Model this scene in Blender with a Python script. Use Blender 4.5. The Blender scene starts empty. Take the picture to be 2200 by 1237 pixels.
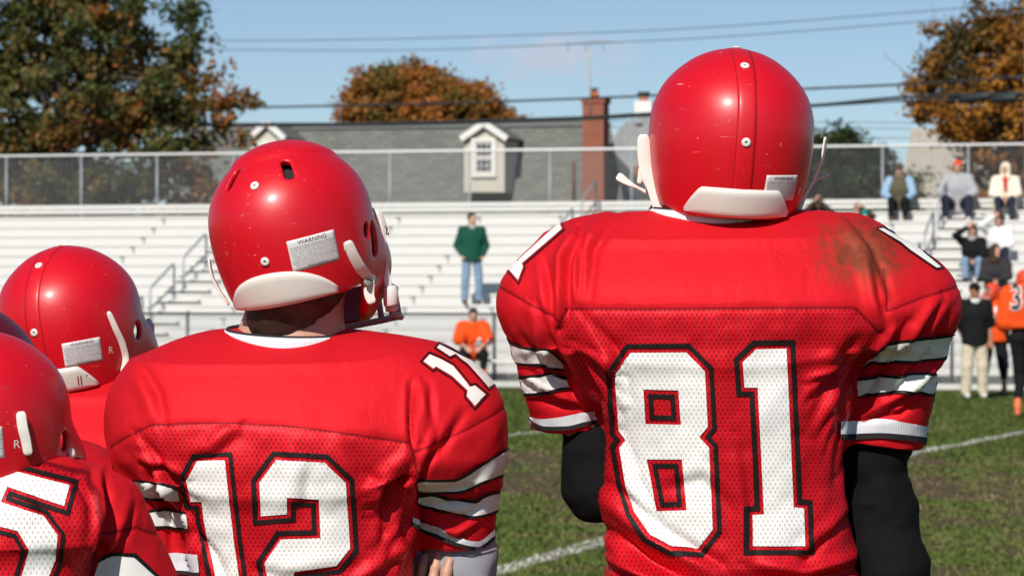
import bpy, math, random
import numpy as np
from mathutils import Vector, Matrix
from mathutils.bvhtree import BVHTree
from mathutils.geometry import delaunay_2d_cdt

R = math.radians
rng = np.random.default_rng(7)
random.seed(7)
scene = bpy.context.scene
C = scene.collection

# ------------------------------------------------------------------ camera
FPX, HOR, CAMZ = 7450.0, 648.0, 1.5        # focal length and horizon row for a 2200 px wide picture
cam_d = bpy.data.cameras.new('camera')
cam = bpy.data.objects.new('camera', cam_d); C.objects.link(cam)
cam.location = (0, 0, CAMZ); cam.rotation_euler = (R(90), 0, 0)
cam_d.sensor_width = 36.0; cam_d.lens = 36.0*FPX/2200.0
cam_d.shift_y = (HOR-618.5)/2200.0
cam_d.clip_start = 0.1; cam_d.clip_end = 5000
cam_d.dof.use_dof = True; cam_d.dof.focus_distance = 4.92; cam_d.dof.aperture_fstop = 17.5
scene.camera = cam

# ------------------------------------------------------------------ sky, sun, exposure
SUN_EL, SUN_AZ = 40.0, 18.0                # degrees up, degrees to the left of straight behind the camera
sun_dir = Vector((-math.sin(R(SUN_AZ))*math.cos(R(SUN_EL)), -math.cos(R(SUN_AZ))*math.cos(R(SUN_EL)), math.sin(R(SUN_EL))))
world = bpy.data.worlds.new('World'); scene.world = world; world.use_nodes = True
wt = world.node_tree; wt.nodes.clear()
w_out = wt.nodes.new('ShaderNodeOutputWorld'); w_bg = wt.nodes.new('ShaderNodeBackground')
sky = wt.nodes.new('ShaderNodeTexSky'); sky.sky_type = 'NISHITA'; sky.sun_disc = False
sky.sun_elevation = R(SUN_EL); sky.sun_rotation = R(180+SUN_AZ)
sky.air_density = 1.0; sky.dust_density = 0.5; sky.ozone_density = 3.0; sky.altitude = 2500
w_bg.inputs['Strength'].default_value = 0.080
# one small hazy cloud low in the sky
tc = wt.nodes.new('ShaderNodeTexCoord')
mp = wt.nodes.new('ShaderNodeMapping'); mp.vector_type = 'POINT'
mp.inputs['Location'].default_value = (-0.0125*40, 0, -0.0705*135); mp.inputs['Scale'].default_value = (40, 0, 135)
wt.links.new(tc.outputs['Generated'], mp.inputs['Vector'])
ln = wt.nodes.new('ShaderNodeVectorMath'); ln.operation = 'LENGTH'; wt.links.new(mp.outputs[0], ln.inputs[0])
nz = wt.nodes.new('ShaderNodeTexNoise'); nz.inputs['Scale'].default_value = 95; nz.inputs['Detail'].default_value = 5
mp2 = wt.nodes.new('ShaderNodeMapping'); mp2.inputs['Scale'].default_value = (1, 1, 2.4)
wt.links.new(tc.outputs['Generated'], mp2.inputs['Vector']); wt.links.new(mp2.outputs[0], nz.inputs['Vector'])
sb = wt.nodes.new('ShaderNodeMath'); sb.operation = 'MULTIPLY_ADD'; sb.inputs[1].default_value = 2.2
wt.links.new(nz.outputs['Fac'], sb.inputs[0]); wt.links.new(ln.outputs['Value'], sb.inputs[2])
mr = wt.nodes.new('ShaderNodeMapRange'); mr.interpolation_type = 'SMOOTHSTEP'
mr.inputs['From Min'].default_value = 2.35; mr.inputs['From Max'].default_value = 1.25; mr.inputs['To Max'].default_value = 0.80
wt.links.new(sb.outputs[0], mr.inputs['Value'])
mx = wt.nodes.new('ShaderNodeMix'); mx.data_type = 'RGBA'
mx.inputs['B'].default_value = (6.8, 7.4, 8.8, 1)
wt.links.new(mr.outputs[0], mx.inputs['Factor']); wt.links.new(sky.outputs[0], mx.inputs['A'])
wt.links.new(mx.outputs['Result'], w_bg.inputs['Color']); wt.links.new(w_bg.outputs[0], w_out.inputs[0])

sun_d = bpy.data.lights.new('sun', 'SUN'); sun_d.energy = 4.8; sun_d.angle = R(0.5); sun_d.color = (1.0, 0.95, 0.87)
sun = bpy.data.objects.new('sun', sun_d); C.objects.link(sun); sun.location = (-8, -20, 30)
sun.rotation_euler = sun_dir.to_track_quat('Z', 'Y').to_euler()

scene.view_settings.view_transform = 'Standard'; scene.view_settings.look = 'None'
scene.view_settings.exposure = 0.0; scene.view_settings.gamma = 1.0; scene.view_settings.use_curve_mapping = False
try:
    scene.cycles.max_bounces = 6; scene.cycles.transparent_max_bounces = 12
except Exception: pass

# ------------------------------------------------------------------ helpers
def P(px, py, D):                            # picture position at distance D -> metres
    return np.array([(px-1100.0)*D/FPX, D, CAMZ+(HOR-py)*D/FPX])

def tag(o, label=None, cat=None, group=None, kind=None):
    if label: o['label'] = label
    if cat: o['category'] = cat
    if group: o['group'] = group
    if kind: o['kind'] = kind
    return o

BASE = np.zeros(3)                           # base of the thing being built; child vertices are stored relative to it
def thing(name, label, cat, loc, group=None):
    global BASE
    o = bpy.data.objects.new(name, None); C.objects.link(o); o.empty_display_size = 0.1
    o.location = tuple(float(v) for v in loc); BASE = np.array(loc, dtype=float)
    return tag(o, label, cat, group)

def mk(name, verts, faces, mat, parent=None, smooth=True, midx=None, attrs=None, base=None):
    b = BASE if base is None else base
    v = np.asarray(verts, dtype=float) - (b if parent is not None else 0)
    me = bpy.data.meshes.new(name)
    if isinstance(faces, np.ndarray): faces = faces.tolist()
    me.from_pydata(v.tolist(), [], faces); me.update()
    mats = mat if isinstance(mat, (list, tuple)) else [mat]
    for m in mats: me.materials.append(m)
    n = len(me.polygons)
    if smooth: me.polygons.foreach_set('use_smooth', [True]*n)
    if midx is not None: me.polygons.foreach_set('material_index', list(midx))
    if attrs:
        for k, arr in attrs.items():
            a = me.attributes.new(k, 'FLOAT', 'POINT' if len(arr) == len(me.vertices) else 'FACE')
            a.data.foreach_set('value', np.asarray(arr, dtype=np.float32))
    o = bpy.data.objects.new(name, me); C.objects.link(o)
    if parent is not None: o.parent = parent
    return o

class MB:                                    # collects simple solids for one mesh
    def __init__(s): s.v = []; s.f = []; s.m = []
    def add(s, v, f, m=0):
        o = len(s.v); s.v += [tuple(map(float, q)) for q in v]
        s.f += [tuple(i+o for i in q) for q in f]; s.m += [m]*len(f); return s
    def box(s, c, h, ax=None, m=0):          # centre, half sizes, axes (rows)
        c = np.array(c, float); A = np.eye(3) if ax is None else np.array(ax, float)
        pts = []
        for sx in (-1, 1):
            for sy in (-1, 1):
                for sz in (-1, 1): pts.append(c+A[0]*h[0]*sx+A[1]*h[1]*sy+A[2]*h[2]*sz)
        return s.add(pts, [(0,1,3,2),(4,6,7,5),(0,4,5,1),(2,3,7,6),(0,2,6,4),(1,5,7,3)], m)
    def bar(s, a, b, w, t=None, up=(0,0,1), m=0):
        a = np.array(a, float); b = np.array(b, float); d = b-a; L = np.linalg.norm(d); d /= L
        u = np.cross(d, up)
        if np.linalg.norm(u) < 1e-4: u = np.cross(d, (1,0,0))
        u /= np.linalg.norm(u); n = np.cross(u, d)
        return s.box((a+b)/2, (L/2, w/2, (t or w)/2), (d, u, n), m)
    def tube(s, pts, r, n=8, cap=True, m=0):
        pts = np.array(pts, float); N = len(pts); rr = np.broadcast_to(np.array(r, float), (N,))
        vs = []; prev = None
        for i in range(N):
            d = pts[min(i+1, N-1)]-pts[max(i-1, 0)]; d /= (np.linalg.norm(d)+1e-12)
            if prev is None:
                u = np.cross(d, (0,0,1))
                if np.linalg.norm(u) < 1e-3: u = np.cross(d, (1,0,0))
            else: u = prev-d*np.dot(prev, d)
            u /= np.linalg.norm(u); prev = u; w = np.cross(d, u)
            for k in range(n):
                a = 2*math.pi*k/n; vs.append(pts[i]+rr[i]*(math.cos(a)*u+math.sin(a)*w))
        fs = []
        for i in range(N-1):
            for k in range(n): fs.append((i*n+k, i*n+(k+1) % n, (i+1)*n+(k+1) % n, (i+1)*n+k))
        if cap: fs.append(tuple(range(n-1, -1, -1))); fs.append(tuple((N-1)*n+k for k in range(n)))
        return s.add(vs, fs, m)
    def build(s, name, mat, parent=None, smooth=False, base=None):
        return mk(name, s.v, s.f, mat, parent, smooth, s.m, base=base)

# value noise on a lattice (numpy)
_L = rng.random((32, 32, 32)).astype(np.float32)
def vnoise(p, scale=1.0, seed=0):
    q = np.asarray(p)*scale+seed*7.31; i = np.floor(q).astype(int); f = q-i; f = f*f*(3-2*f); i &= 31; j = (i+1) & 31
    x0, y0, z0 = i.T; x1, y1, z1 = j.T; fx, fy, fz = f.T
    a = _L[x0,y0,z0]*(1-fx)+_L[x1,y0,z0]*fx; b = _L[x0,y1,z0]*(1-fx)+_L[x1,y1,z0]*fx
    c = _L[x0,y0,z1]*(1-fx)+_L[x1,y0,z1]*fx; d = _L[x0,y1,z1]*(1-fx)+_L[x1,y1,z1]*fx
    return ((a*(1-fy)+b*fy)*(1-fz)+(c*(1-fy)+d*fy)*fz)*2-1

# ---- signed distance modelling
def rcone(p, a, b, ra, rb, sc=None):
    a = np.array(a, float); b = np.array(b, float); pa = p-a; ba = b-a
    h = np.clip((pa@ba)/max(ba@ba, 1e-9), 0, 1)
    q = pa-h[:, None]*ba
    if sc is not None: q = q*np.array(sc)
    return np.sqrt((q*q).sum(1))-(ra+(rb-ra)*h)
def ellip(p, c, r):
    q = (p-np.array(c, float))/np.array(r, float); k0 = np.sqrt((q*q).sum(1)); 
    return (k0-1)*min(r)
def smin(a, b, k):
    h = np.clip(0.5+0.5*(b-a)/k, 0, 1); return b*(1-h)+a*h-k*h*(1-h)
def smax(a, b, k): return -smin(-a, -b, k)
def sbox(p, c, h, r=0.0):
    q = np.abs(p-np.array(c, float))-np.array(h, float)+r
    return np.sqrt((np.maximum(q, 0)**2).sum(1))+np.minimum(q.max(1), 0)-r

def nets(fn, lo, hi, h, project=2):
    lo = np.array(lo, float); hi = np.array(hi, float); n = np.ceil((hi-lo)/h).astype(int)+1
    g = [lo[i]+h*np.arange(n[i]) for i in range(3)]
    X, Y, Z = np.meshgrid(*g, indexing='ij'); pts = np.stack([X.ravel(), Y.ravel(), Z.ravel()], 1)
    if len(pts) > 60000:                       # coarse pass, then only the cells near the surface
        K = 4; nc = -(-(n-1)//K)+1; gc = [lo[i]+h*K*np.arange(nc[i]) for i in range(3)]
        c = np.stack([q.ravel() for q in np.meshgrid(*gc, indexing='ij')], 1); Fc = np.empty(len(c))
        for s in range(0, len(c), 400000): Fc[s:s+400000] = fn(c[s:s+400000])
        Fc = Fc.reshape(nc); mn = np.full(nc-1, 1e9)
        for a in (0, 1):
            for b in (0, 1):
                for d in (0, 1): mn = np.minimum(mn, np.abs(Fc[a:nc[0]-1+a, b:nc[1]-1+b, d:nc[2]-1+d]))
        act = mn < h*K*1.9
        up = lambda q: q.repeat(K, 0).repeat(K, 1).repeat(K, 2)
        F = up(Fc)[:n[0], :n[1], :n[2]].copy()
        m_ = np.zeros(np.array(act.shape)*K+1, bool); ua = up(act)
        for a in (0, 1):
            for b in (0, 1):
                for d in (0, 1): m_[a:m_.shape[0]-1+a, b:m_.shape[1]-1+b, d:m_.shape[2]-1+d] |= ua
        m_ = m_[:n[0], :n[1], :n[2]].ravel(); ix = np.where(m_)[0]; Ff = F.ravel()
        for s in range(0, len(ix), 400000): Ff[ix[s:s+400000]] = fn(pts[ix[s:s+400000]])
        F = Ff.reshape(n)
    else: F = fn(pts).reshape(n)
    ins = F < 0
    cnt = np.zeros(n-1, int)
    for dx in (0, 1):
        for dy in (0, 1):
            for dz in (0, 1): cnt += ins[dx:n[0]-1+dx, dy:n[1]-1+dy, dz:n[2]-1+dz]
    mixed = (cnt > 0) & (cnt < 8); idx = -np.ones(n-1, int); cells = np.argwhere(mixed); idx[mixed] = np.arange(len(cells))
    acc = np.zeros((len(cells), 3)); wt_ = np.zeros(len(cells))
    cor = [(a, b, c) for a in (0, 1) for b in (0, 1) for c in (0, 1)]
    for a in cor:
        for ax in range(3):
            if a[ax]: continue
            b = list(a); b[ax] = 1
            fa = F[cells[:, 0]+a[0], cells[:, 1]+a[1], cells[:, 2]+a[2]]; fb = F[cells[:, 0]+b[0], cells[:, 1]+b[1], cells[:, 2]+b[2]]
            cr = (fa < 0) != (fb < 0); t = np.where(cr, fa/np.where(fa-fb == 0, 1, fa-fb), 0)
            pnt = np.array(a, float)[None, :].repeat(len(cells), 0); pnt[:, ax] += t
            acc += pnt*cr[:, None]; wt_ += cr
    V = lo+h*(cells+acc/wt_[:, None])
    quads = []
    for ax in range(3):
        u, v = (ax+1) % 3, (ax+2) % 3
        sl = [slice(1, -1)]*3; sl[ax] = slice(0, -1); s2 = [slice(1, -1)]*3; s2[ax] = slice(1, None)
        A = ins[tuple(sl)]; B = ins[tuple(s2)]; ch = np.argwhere(A != B)
        off = np.ones(3, int); off[ax] = 0; e = ch+off
        fl = A[tuple(ch.T)]
        def cell(du, dv):
            c = e.copy(); c[:, u] -= du; c[:, v] -= dv; return idx[c[:, 0], c[:, 1], c[:, 2]]
        q = np.stack([cell(1, 1), cell(0, 1), cell(0, 0), cell(1, 0)], 1)
        q[~fl] = q[~fl][:, ::-1]; quads.append(q)
    Q = np.concatenate(quads); Q = Q[(Q >= 0).all(1)]
    for _ in range(project):
        e = h*0.2; f0 = fn(V); G = np.stack([(fn(V+np.eye(3)[i]*e)-fn(V-np.eye(3)[i]*e))/(2*e) for i in range(3)], 1)
        st = (f0/np.maximum((G*G).sum(1), 0.15))[:, None]*G; L = np.linalg.norm(st, axis=1, keepdims=True)
        V = V-st*np.minimum(1, 0.5*h/np.maximum(L, 1e-9))
    return V, Q

def vnormals(V, Q):
    N = np.zeros_like(V); a, b, c, d = V[Q[:, 0]], V[Q[:, 1]], V[Q[:, 2]], V[Q[:, 3]]
    fn_ = np.cross(c-a, d-b)
    for k in range(4): np.add.at(N, Q[:, k], fn_)
    return N/np.maximum(np.linalg.norm(N, axis=1, keepdims=True), 1e-12)

def spl(x, xs, ys):                          # smooth monotone-ish interpolation
    xs = np.array(xs, float); ys = np.array(ys, float); d = np.diff(ys)/np.diff(xs)
    m = np.zeros(len(xs)); m[0] = d[0]; m[-1] = d[-1]
    for i in range(1, len(xs)-1):
        m[i] = 0 if d[i-1]*d[i] <= 0 else 2*d[i-1]*d[i]/(d[i-1]+d[i])
    x = np.clip(x, xs[0], xs[-1]); i = np.clip(np.searchsorted(xs, x)-1, 0, len(xs)-2); hh = xs[i+1]-xs[i]; t = (x-xs[i])/hh
    return ys[i]*(1+2*t)*(1-t)**2+m[i]*hh*t*(1-t)**2+ys[i+1]*t*t*(3-2*t)+m[i+1]*hh*t*t*(t-1)

def tower(p, T, n):                          # T rows: z, xl, xr, yb, yf (z rising)
    T = np.array(T, float); z = p[:, 2]; c = [spl(z, T[:, 0], T[:, k]) for k in range(1, 5)]
    hw = (c[1]-c[0])/2; hd = (c[3]-c[2])/2
    q = (np.abs((p[:, 0]-(c[0]+c[1])/2)/hw)**n+np.abs((p[:, 1]-(c[2]+c[3])/2)/hd)**n)**(1.0/n)
    d = (q-1)*np.minimum(hw, hd)
    return np.maximum(np.maximum(d, T[0, 0]-z), z-T[-1, 0])

# ---- flat print laid on a surface
def inpoly(x, y, poly):
    c = np.zeros(len(x), bool); n = len(poly)
    for i in range(n):
        x0, y0 = poly[i]; x1, y1 = poly[(i+1) % n]
        if y0 == y1: continue
        c ^= ((y0 > y) != (y1 > y)) & (x < (x1-x0)*(y-y0)/(y1-y0)+x0)
    return c
def offset_poly(poly, d):                    # mitred offset, outward for d > 0
    p = np.array(poly, float); A = 0.5*np.sum(p[:, 0]*np.roll(p[:, 1], -1)-np.roll(p[:, 0], -1)*p[:, 1])
    s = 1 if A > 0 else -1; out = []; n = len(p)
    for i in range(n):
        e0 = p[i]-p[i-1]; e1 = p[(i+1) % n]-p[i]; e0 /= np.linalg.norm(e0); e1 /= np.linalg.norm(e1)
        n0 = np.array([e0[1], -e0[0]])*s; n1 = np.array([e1[1], -e1[0]])*s
        b = n0+n1; b = b/max(np.dot(b, b)/2, 0.5); out.append(p[i]+b*d)
    return [tuple(q) for q in out]
def fill(loops, step):                       # even-odd filled loops -> points, triangles
    pts = []; edges = []
    for lp in loops:
        st = len(pts)
        for i in range(len(lp)):
            a = np.array(lp[i], float); b = np.array(lp[(i+1) % len(lp)], float); k = max(1, int(np.linalg.norm(b-a)/step))
            for j in range(k): pts.append(a+(b-a)*j/k)
        m = len(pts)-st
        edges += [(st+j, st+(j+1) % m) for j in range(m)]
    A = np.array(pts); lo = A.min(0); hi = A.max(0); nb = len(pts)
    gx, gy = np.meshgrid(np.arange(lo[0], hi[0], step), np.arange(lo[1], hi[1], step)); gx = gx.ravel()+rng.uniform(-.1, .1, gx.size)*step; gy = gy.ravel()+rng.uniform(-.1, .1, gy.size)*step
    ins = np.zeros(len(gx), bool)
    for lp in loops: ins ^= inpoly(gx, gy, lp)
    g = np.stack([gx, gy], 1)[ins]
    if len(g):
        d = np.min(((g[:, None, :]-A[None, :, :])**2).sum(2), 1) if len(g)*nb < 4e7 else np.full(len(g), 1e9)
        g = g[d > (0.45*step)**2]
    allp = np.concatenate([A, g]) if len(g) else A
    r = delaunay_2d_cdt([Vector(q) for q in allp], edges, [], 0, 1e-6)
    V = np.array([tuple(q) for q in r[0]]); T = np.array([f for f in r[2] if len(f) == 3])
    c = V[T].mean(1); keep = np.zeros(len(T), bool)
    for lp in loops: keep ^= inpoly(c[:, 0], c[:, 1], lp)
    return V, T[keep]
CAMP = np.array([0, 0, CAMZ])
def lay(bvh, org, dirs, off, maxd=50, noff=None):    # cast, return points lifted off the surface, and hit mask
    out = np.zeros((len(dirs), 3)); ok = np.zeros(len(dirs), bool)
    for i, d in enumerate(dirs):
        o = org[i] if np.ndim(org) == 2 else org
        h = bvh.ray_cast(Vector(o), Vector(d).normalized(), maxd)
        if h[0] is None: continue
        nrm = h[1] if h[1].dot(Vector(d)) < 0 else -h[1]
        out[i] = np.array(h[0])+off*np.array(nrm); ok[i] = True
    return out, ok
def main_piece(F, nv):                         # faces of the largest connected piece
    lab = np.arange(nv); F = [tuple(f) for f in F]
    if not F: return F
    k = len(F[0]); A = np.array([f[:3] if len(f) == 3 else f[:4] for f in F]) if all(len(f) == k for f in F) else None
    if A is None:
        A = np.array([[f[0], f[i], f[i+1]] for f in F for i in range(1, len(f)-1)])
    while True:
        mn = lab[A].min(1); nl_ = lab.copy()
        for j in range(A.shape[1]): np.minimum.at(nl_, A[:, j], mn)
        if (nl_ == lab).all(): break
        lab = nl_
    u_, c_ = np.unique([lab[f[0]] for f in F], return_counts=True); b = u_[np.argmax(c_)]
    return [f for f in F if lab[f[0]] == b]
def print_px(name, loops, step, bvh, mat, parent, off=0.0016, far=None, largest=True):
    """print drawn in picture coordinates, laid on the garment"""
    V, T = fill(loops, step)
    dirs = np.stack([(V[:, 0]-1100)/FPX, np.ones(len(V)), (HOR-V[:, 1])/FPX], 1)
    W, ok = lay(bvh, CAMP, dirs, off)
    if far: ok &= W[:, 1] < far
    T = T[ok[T].all(1)]
    T = T[(np.ptp(W[T][:, :, 1], axis=1) < 0.05)]
    if largest and len(T):
        lab = np.arange(len(W))
        while True:
            mn = lab[T].min(1); nl_ = lab.copy()
            for k in range(3): np.minimum.at(nl_, T[:, k], mn)
            if (nl_ == lab).all(): break
            lab = nl_
        u_, c_ = np.unique(lab[T[:, 0]], return_counts=True); T = T[lab[T[:, 0]] == u_[np.argmax(c_)]]
    e1 = W[T[:, 1]]-W[T[:, 0]]; e2 = W[T[:, 2]]-W[T[:, 0]]; fl = np.cross(e1, e2)[:, 1] > 0
    T[fl] = T[fl][:, ::-1]
    used = np.unique(T); mp_ = -np.ones(len(W), int); mp_[used] = np.arange(len(used))
    return mk(name, W[used], mp_[T], mat, parent)
def bvh_of(V, Q): return BVHTree.FromPolygons([Vector(q) for q in V], [tuple(int(i) for i in f) for f in Q])
# ------------------------------------------------------------------ materials
class NT:
    def __init__(s, name):
        s.m = bpy.data.materials.new(name); s.m.use_nodes = True; s.t = s.m.node_tree
        s.b = s.t.nodes['Principled BSDF']
    def n(s, typ, **kw):
        o = s.t.nodes.new(typ)
        for k, v in kw.items(): setattr(o, k, v)
        return o
    def l(s, a, b): s.t.links.new(a, b)
    def val(s, x): return x
    def math(s, op, a, b=None, c=None):
        o = s.n('ShaderNodeMath', operation=op)
        for i, q in enumerate((a, b, c)):
            if q is None: continue
            if isinstance(q, (int, float)): o.inputs[i].default_value = q
            else: s.l(q, o.inputs[i])
        return o.outputs[0]
    def rng(s, v, a, b, c=0.0, d=1.0, smooth=True):
        o = s.n('ShaderNodeMapRange'); o.interpolation_type = 'SMOOTHSTEP' if smooth else 'LINEAR'
        s.l(v, o.inputs['Value']) if not isinstance(v, (int, float)) else None
        o.inputs['From Min'].default_value = a; o.inputs['From Max'].default_value = b
        o.inputs['To Min'].default_value = c; o.inputs['To Max'].default_value = d
        return o.outputs[0]
    def mix(s, f, a, b):
        o = s.n('ShaderNodeMix', data_type='RGBA')
        for k, q in (('Factor', f), ('A', a), ('B', b)):
            i = o.inputs[k]
            if isinstance(q, (int, float)): i.default_value = q
            elif isinstance(q, (tuple, list)): i.default_value = (*q[:3], 1)
            else: s.l(q, i)
        return o.outputs['Result']
    def obj(s): return s.n('ShaderNodeTexCoord').outputs['Object']
    def map(s, v, sc, loc=(0,0,0), rot=(0,0,0)):
        o = s.n('ShaderNodeMapping'); s.l(v, o.inputs['Vector']); o.inputs['Scale'].default_value = sc; o.inputs['Location'].default_value = loc
        o.inputs['Rotation'].default_value = rot; return o.outputs[0]
    def noise(s, v, scale, detail=4, rough=0.55, dist=0):
        o = s.n('ShaderNodeTexNoise'); s.l(v, o.inputs['Vector']) if v is not None else None
        o.inputs['Scale'].default_value = scale; o.inputs['Detail'].default_value = detail; o.inputs['Roughness'].default_value = rough; o.inputs['Distortion'].default_value = dist
        return o.outputs['Fac']
    def attr(s, name): return s.n('ShaderNodeAttribute', attribute_name=name).outputs['Fac']
    def bump(s, h, strength=0.3, dist=0.001):
        o = s.n('ShaderNodeBump'); s.l(h, o.inputs['Height']); o.inputs['Strength'].default_value = strength; o.inputs['Distance'].default_value = dist
        s.l(o.outputs[0], s.b.inputs['Normal']); return o
    def base(s, c):
        if isinstance(c, (tuple, list)): s.b.inputs['Base Color'].default_value = (*c[:3], 1)
        else: s.l(c, s.b.inputs['Base Color'])
    def set(s, **kw):
        for k, v in kw.items():
            i = s.b.inputs[k.replace('_', ' ')]
            if hasattr(v, 'links'): s.l(v, i)
            else: i.default_value = v
        return s

def plain(name, col, rough=0.6, var=0.12, scale=30, metal=0.0, bump=0.0, coat=0.0):
    t = NT(name); o = t.obj(); f = t.noise(o, scale, 5)
    t.base(t.mix(f, tuple(c*(1-var) for c in col), tuple(min(1, c*(1+var)) for c in col)))
    t.set(Roughness=rough, Metallic=metal)
    if coat: t.set(Coat_Weight=coat, Coat_Roughness=0.08)
    if bump: t.bump(t.noise(o, scale*4, 4), bump, 0.004)
    return t.m

def holes(t, o, sx=0.0068, sz=0.0058):       # staggered perforations of athletic mesh
    sp = t.n('ShaderNodeSeparateXYZ'); t.l(o, sp.inputs[0])
    v = t.math('DIVIDE', sp.outputs['Z'], sz); fl = t.math('FLOOR', v)
    st = t.math('MULTIPLY', t.math('MODULO', t.math('ABSOLUTE', fl), 2.0), 0.5)
    u = t.math('ADD', t.math('DIVIDE', sp.outputs['X'], sx), st)
    fu = t.math('SUBTRACT', t.math('FRACT', u), 0.5); fv = t.math('SUBTRACT', t.math('FRACT', v), 0.5)
    d = t.math('ADD', t.math('POWER', t.math('MULTIPLY', t.math('ABSOLUTE', fu), 6.4), 2.0), t.math('POWER', t.math('MULTIPLY', t.math('ABSOLUTE', fv), 3.0), 2.0))
    return t.rng(d, 0.75, 1.25, 1.0, 0.0)

def jersey_mat(name, mud=None):
    t = NT(name); o = t.obj()
    a = t.attr('mesh_zone'); mesh = t.rng(a, -0.0005, 0.0005)
    h = t.math('MULTIPLY', holes(t, o), mesh)
    big = t.noise(o, 9, 3); fine = t.noise(o, 900, 2)
    plainc = t.mix(fine, (0.60, 0.009, 0.017), (0.73, 0.015, 0.025))
    meshc = t.mix(fine, (0.54, 0.004, 0.012), (0.82, 0.011, 0.024))
    c = t.mix(mesh, plainc, meshc)
    c = t.mix(t.math('MULTIPLY', big, 0.25), c, (0.56, 0.006, 0.012))
    c = t.mix(t.math('MULTIPLY', h, 0.66), c, (0.06, 0.001, 0.003))
    se = t.attr('seam'); c = t.mix(t.math('MULTIPLY', t.rng(se, 0.6, 1.0), 0.8), c, (0.12, 0.002, 0.005))
    if mud:
        g = t.map(o, (1/mud[3], 1/mud[4], 1/mud[5]), tuple(-mud[i]/mud[3+i] for i in range(3)))
        ln_ = t.n('ShaderNodeVectorMath', operation='LENGTH'); t.l(g, ln_.inputs[0])
        st = t.noise(t.map(o, (60, 60, 18), rot=(0, R(-35), 0)), 1.0, 6, 0.7)
        k = t.rng(t.math('ADD', ln_.outputs['Value'], t.math('MULTIPLY', st, 1.5)), 1.75, 0.95)
        c = t.mix(t.math('MULTIPLY', k, 0.78), c, t.mix(st, (0.045, 0.026, 0.010), (0.15, 0.085, 0.04)))
    t.base(c)
    t.set(Roughness=t.rng(mesh, 0, 1, 0.62, 0.52), Metallic=0.30, Specular_IOR_Level=t.rng(mesh, 0, 1, 0.25, 0.5), Specular_Tint=(1.0, 0.5, 0.5, 1))
    weave = t.math('SUBTRACT', t.math('MULTIPLY', fine, 0.25), t.math('MULTIPLY', h, 1.0))
    cr = t.noise(t.map(o, (1, 1, 0.55), rot=(0, R(25), 0)), 26, 3, 0.5, 0.8); cr2 = t.noise(t.map(o, (0.5, 1, 1), rot=(0, R(-30), 0)), 55, 3, 0.5, 0.6)
    ridge = t.math('ADD', t.math('ABSOLUTE', t.math('SUBTRACT', cr, 0.5)), t.math('MULTIPLY', t.math('ABSOLUTE', t.math('SUBTRACT', cr2, 0.5)), 0.35))
    t.bump(t.math('ADD', weave, t.math('MULTIPLY', ridge, 3.0)), 0.55, 0.0012)
    return t.m
M = {}
M['jersey'] = jersey_mat('red_jersey')
def print_mat(name, a, b, rough=0.55, hole_c=(0.25, 0.02, 0.03), perf=True):
    t = NT(name); o = t.obj(); f = t.noise(o, 60, 6, 0.65); c = t.mix(f, a, b)
    if perf:
        h = holes(t, o); c = t.mix(t.math('MULTIPLY', h, 0.55), c, hole_c)
        t.bump(t.math('SUBTRACT', t.math('MULTIPLY', f, 0.15), h), 0.4, 0.001)
    t.base(c); t.set(Roughness=rough, Specular_IOR_Level=0.25); return t.m
M['print_white'] = print_mat('white_mesh_print', (0.90, 0.89, 0.87), (0.83, 0.82, 0.79), hole_c=(0.40, 0.24, 0.22))
M['print_black'] = print_mat('black_mesh_print', (0.006, 0.005, 0.005), (0.010, 0.008, 0.008), 0.65, (0.05, 0.003, 0.006))
M['twill_white'] = print_mat('white_print', (0.85, 0.83, 0.79), (0.76, 0.74, 0.70), 0.5, perf=False)
M['twill_black'] = print_mat('black_print', (0.007, 0.006, 0.006), (0.012, 0.010, 0.010), 0.5, perf=False)

def rib_mat(name, a, b, sc):
    t = NT(name); o = t.obj(); w = t.n('ShaderNodeTexWave', wave_type='BANDS', bands_direction='X'); t.l(o, w.inputs['Vector']); w.inputs['Scale'].default_value = sc
    t.base(t.mix(w.outputs['Fac'], a, b)); t.set(Roughness=0.85); t.bump(w.outputs['Fac'], 0.4, 0.001); return t.m
M['rib_white'] = rib_mat('white_rib_knit', (0.66, 0.66, 0.72), (0.80, 0.80, 0.84), 130)
M['rib_black'] = rib_mat('black_rib_knit', (0.010, 0.010, 0.012), (0.020, 0.020, 0.022), 130)

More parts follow.
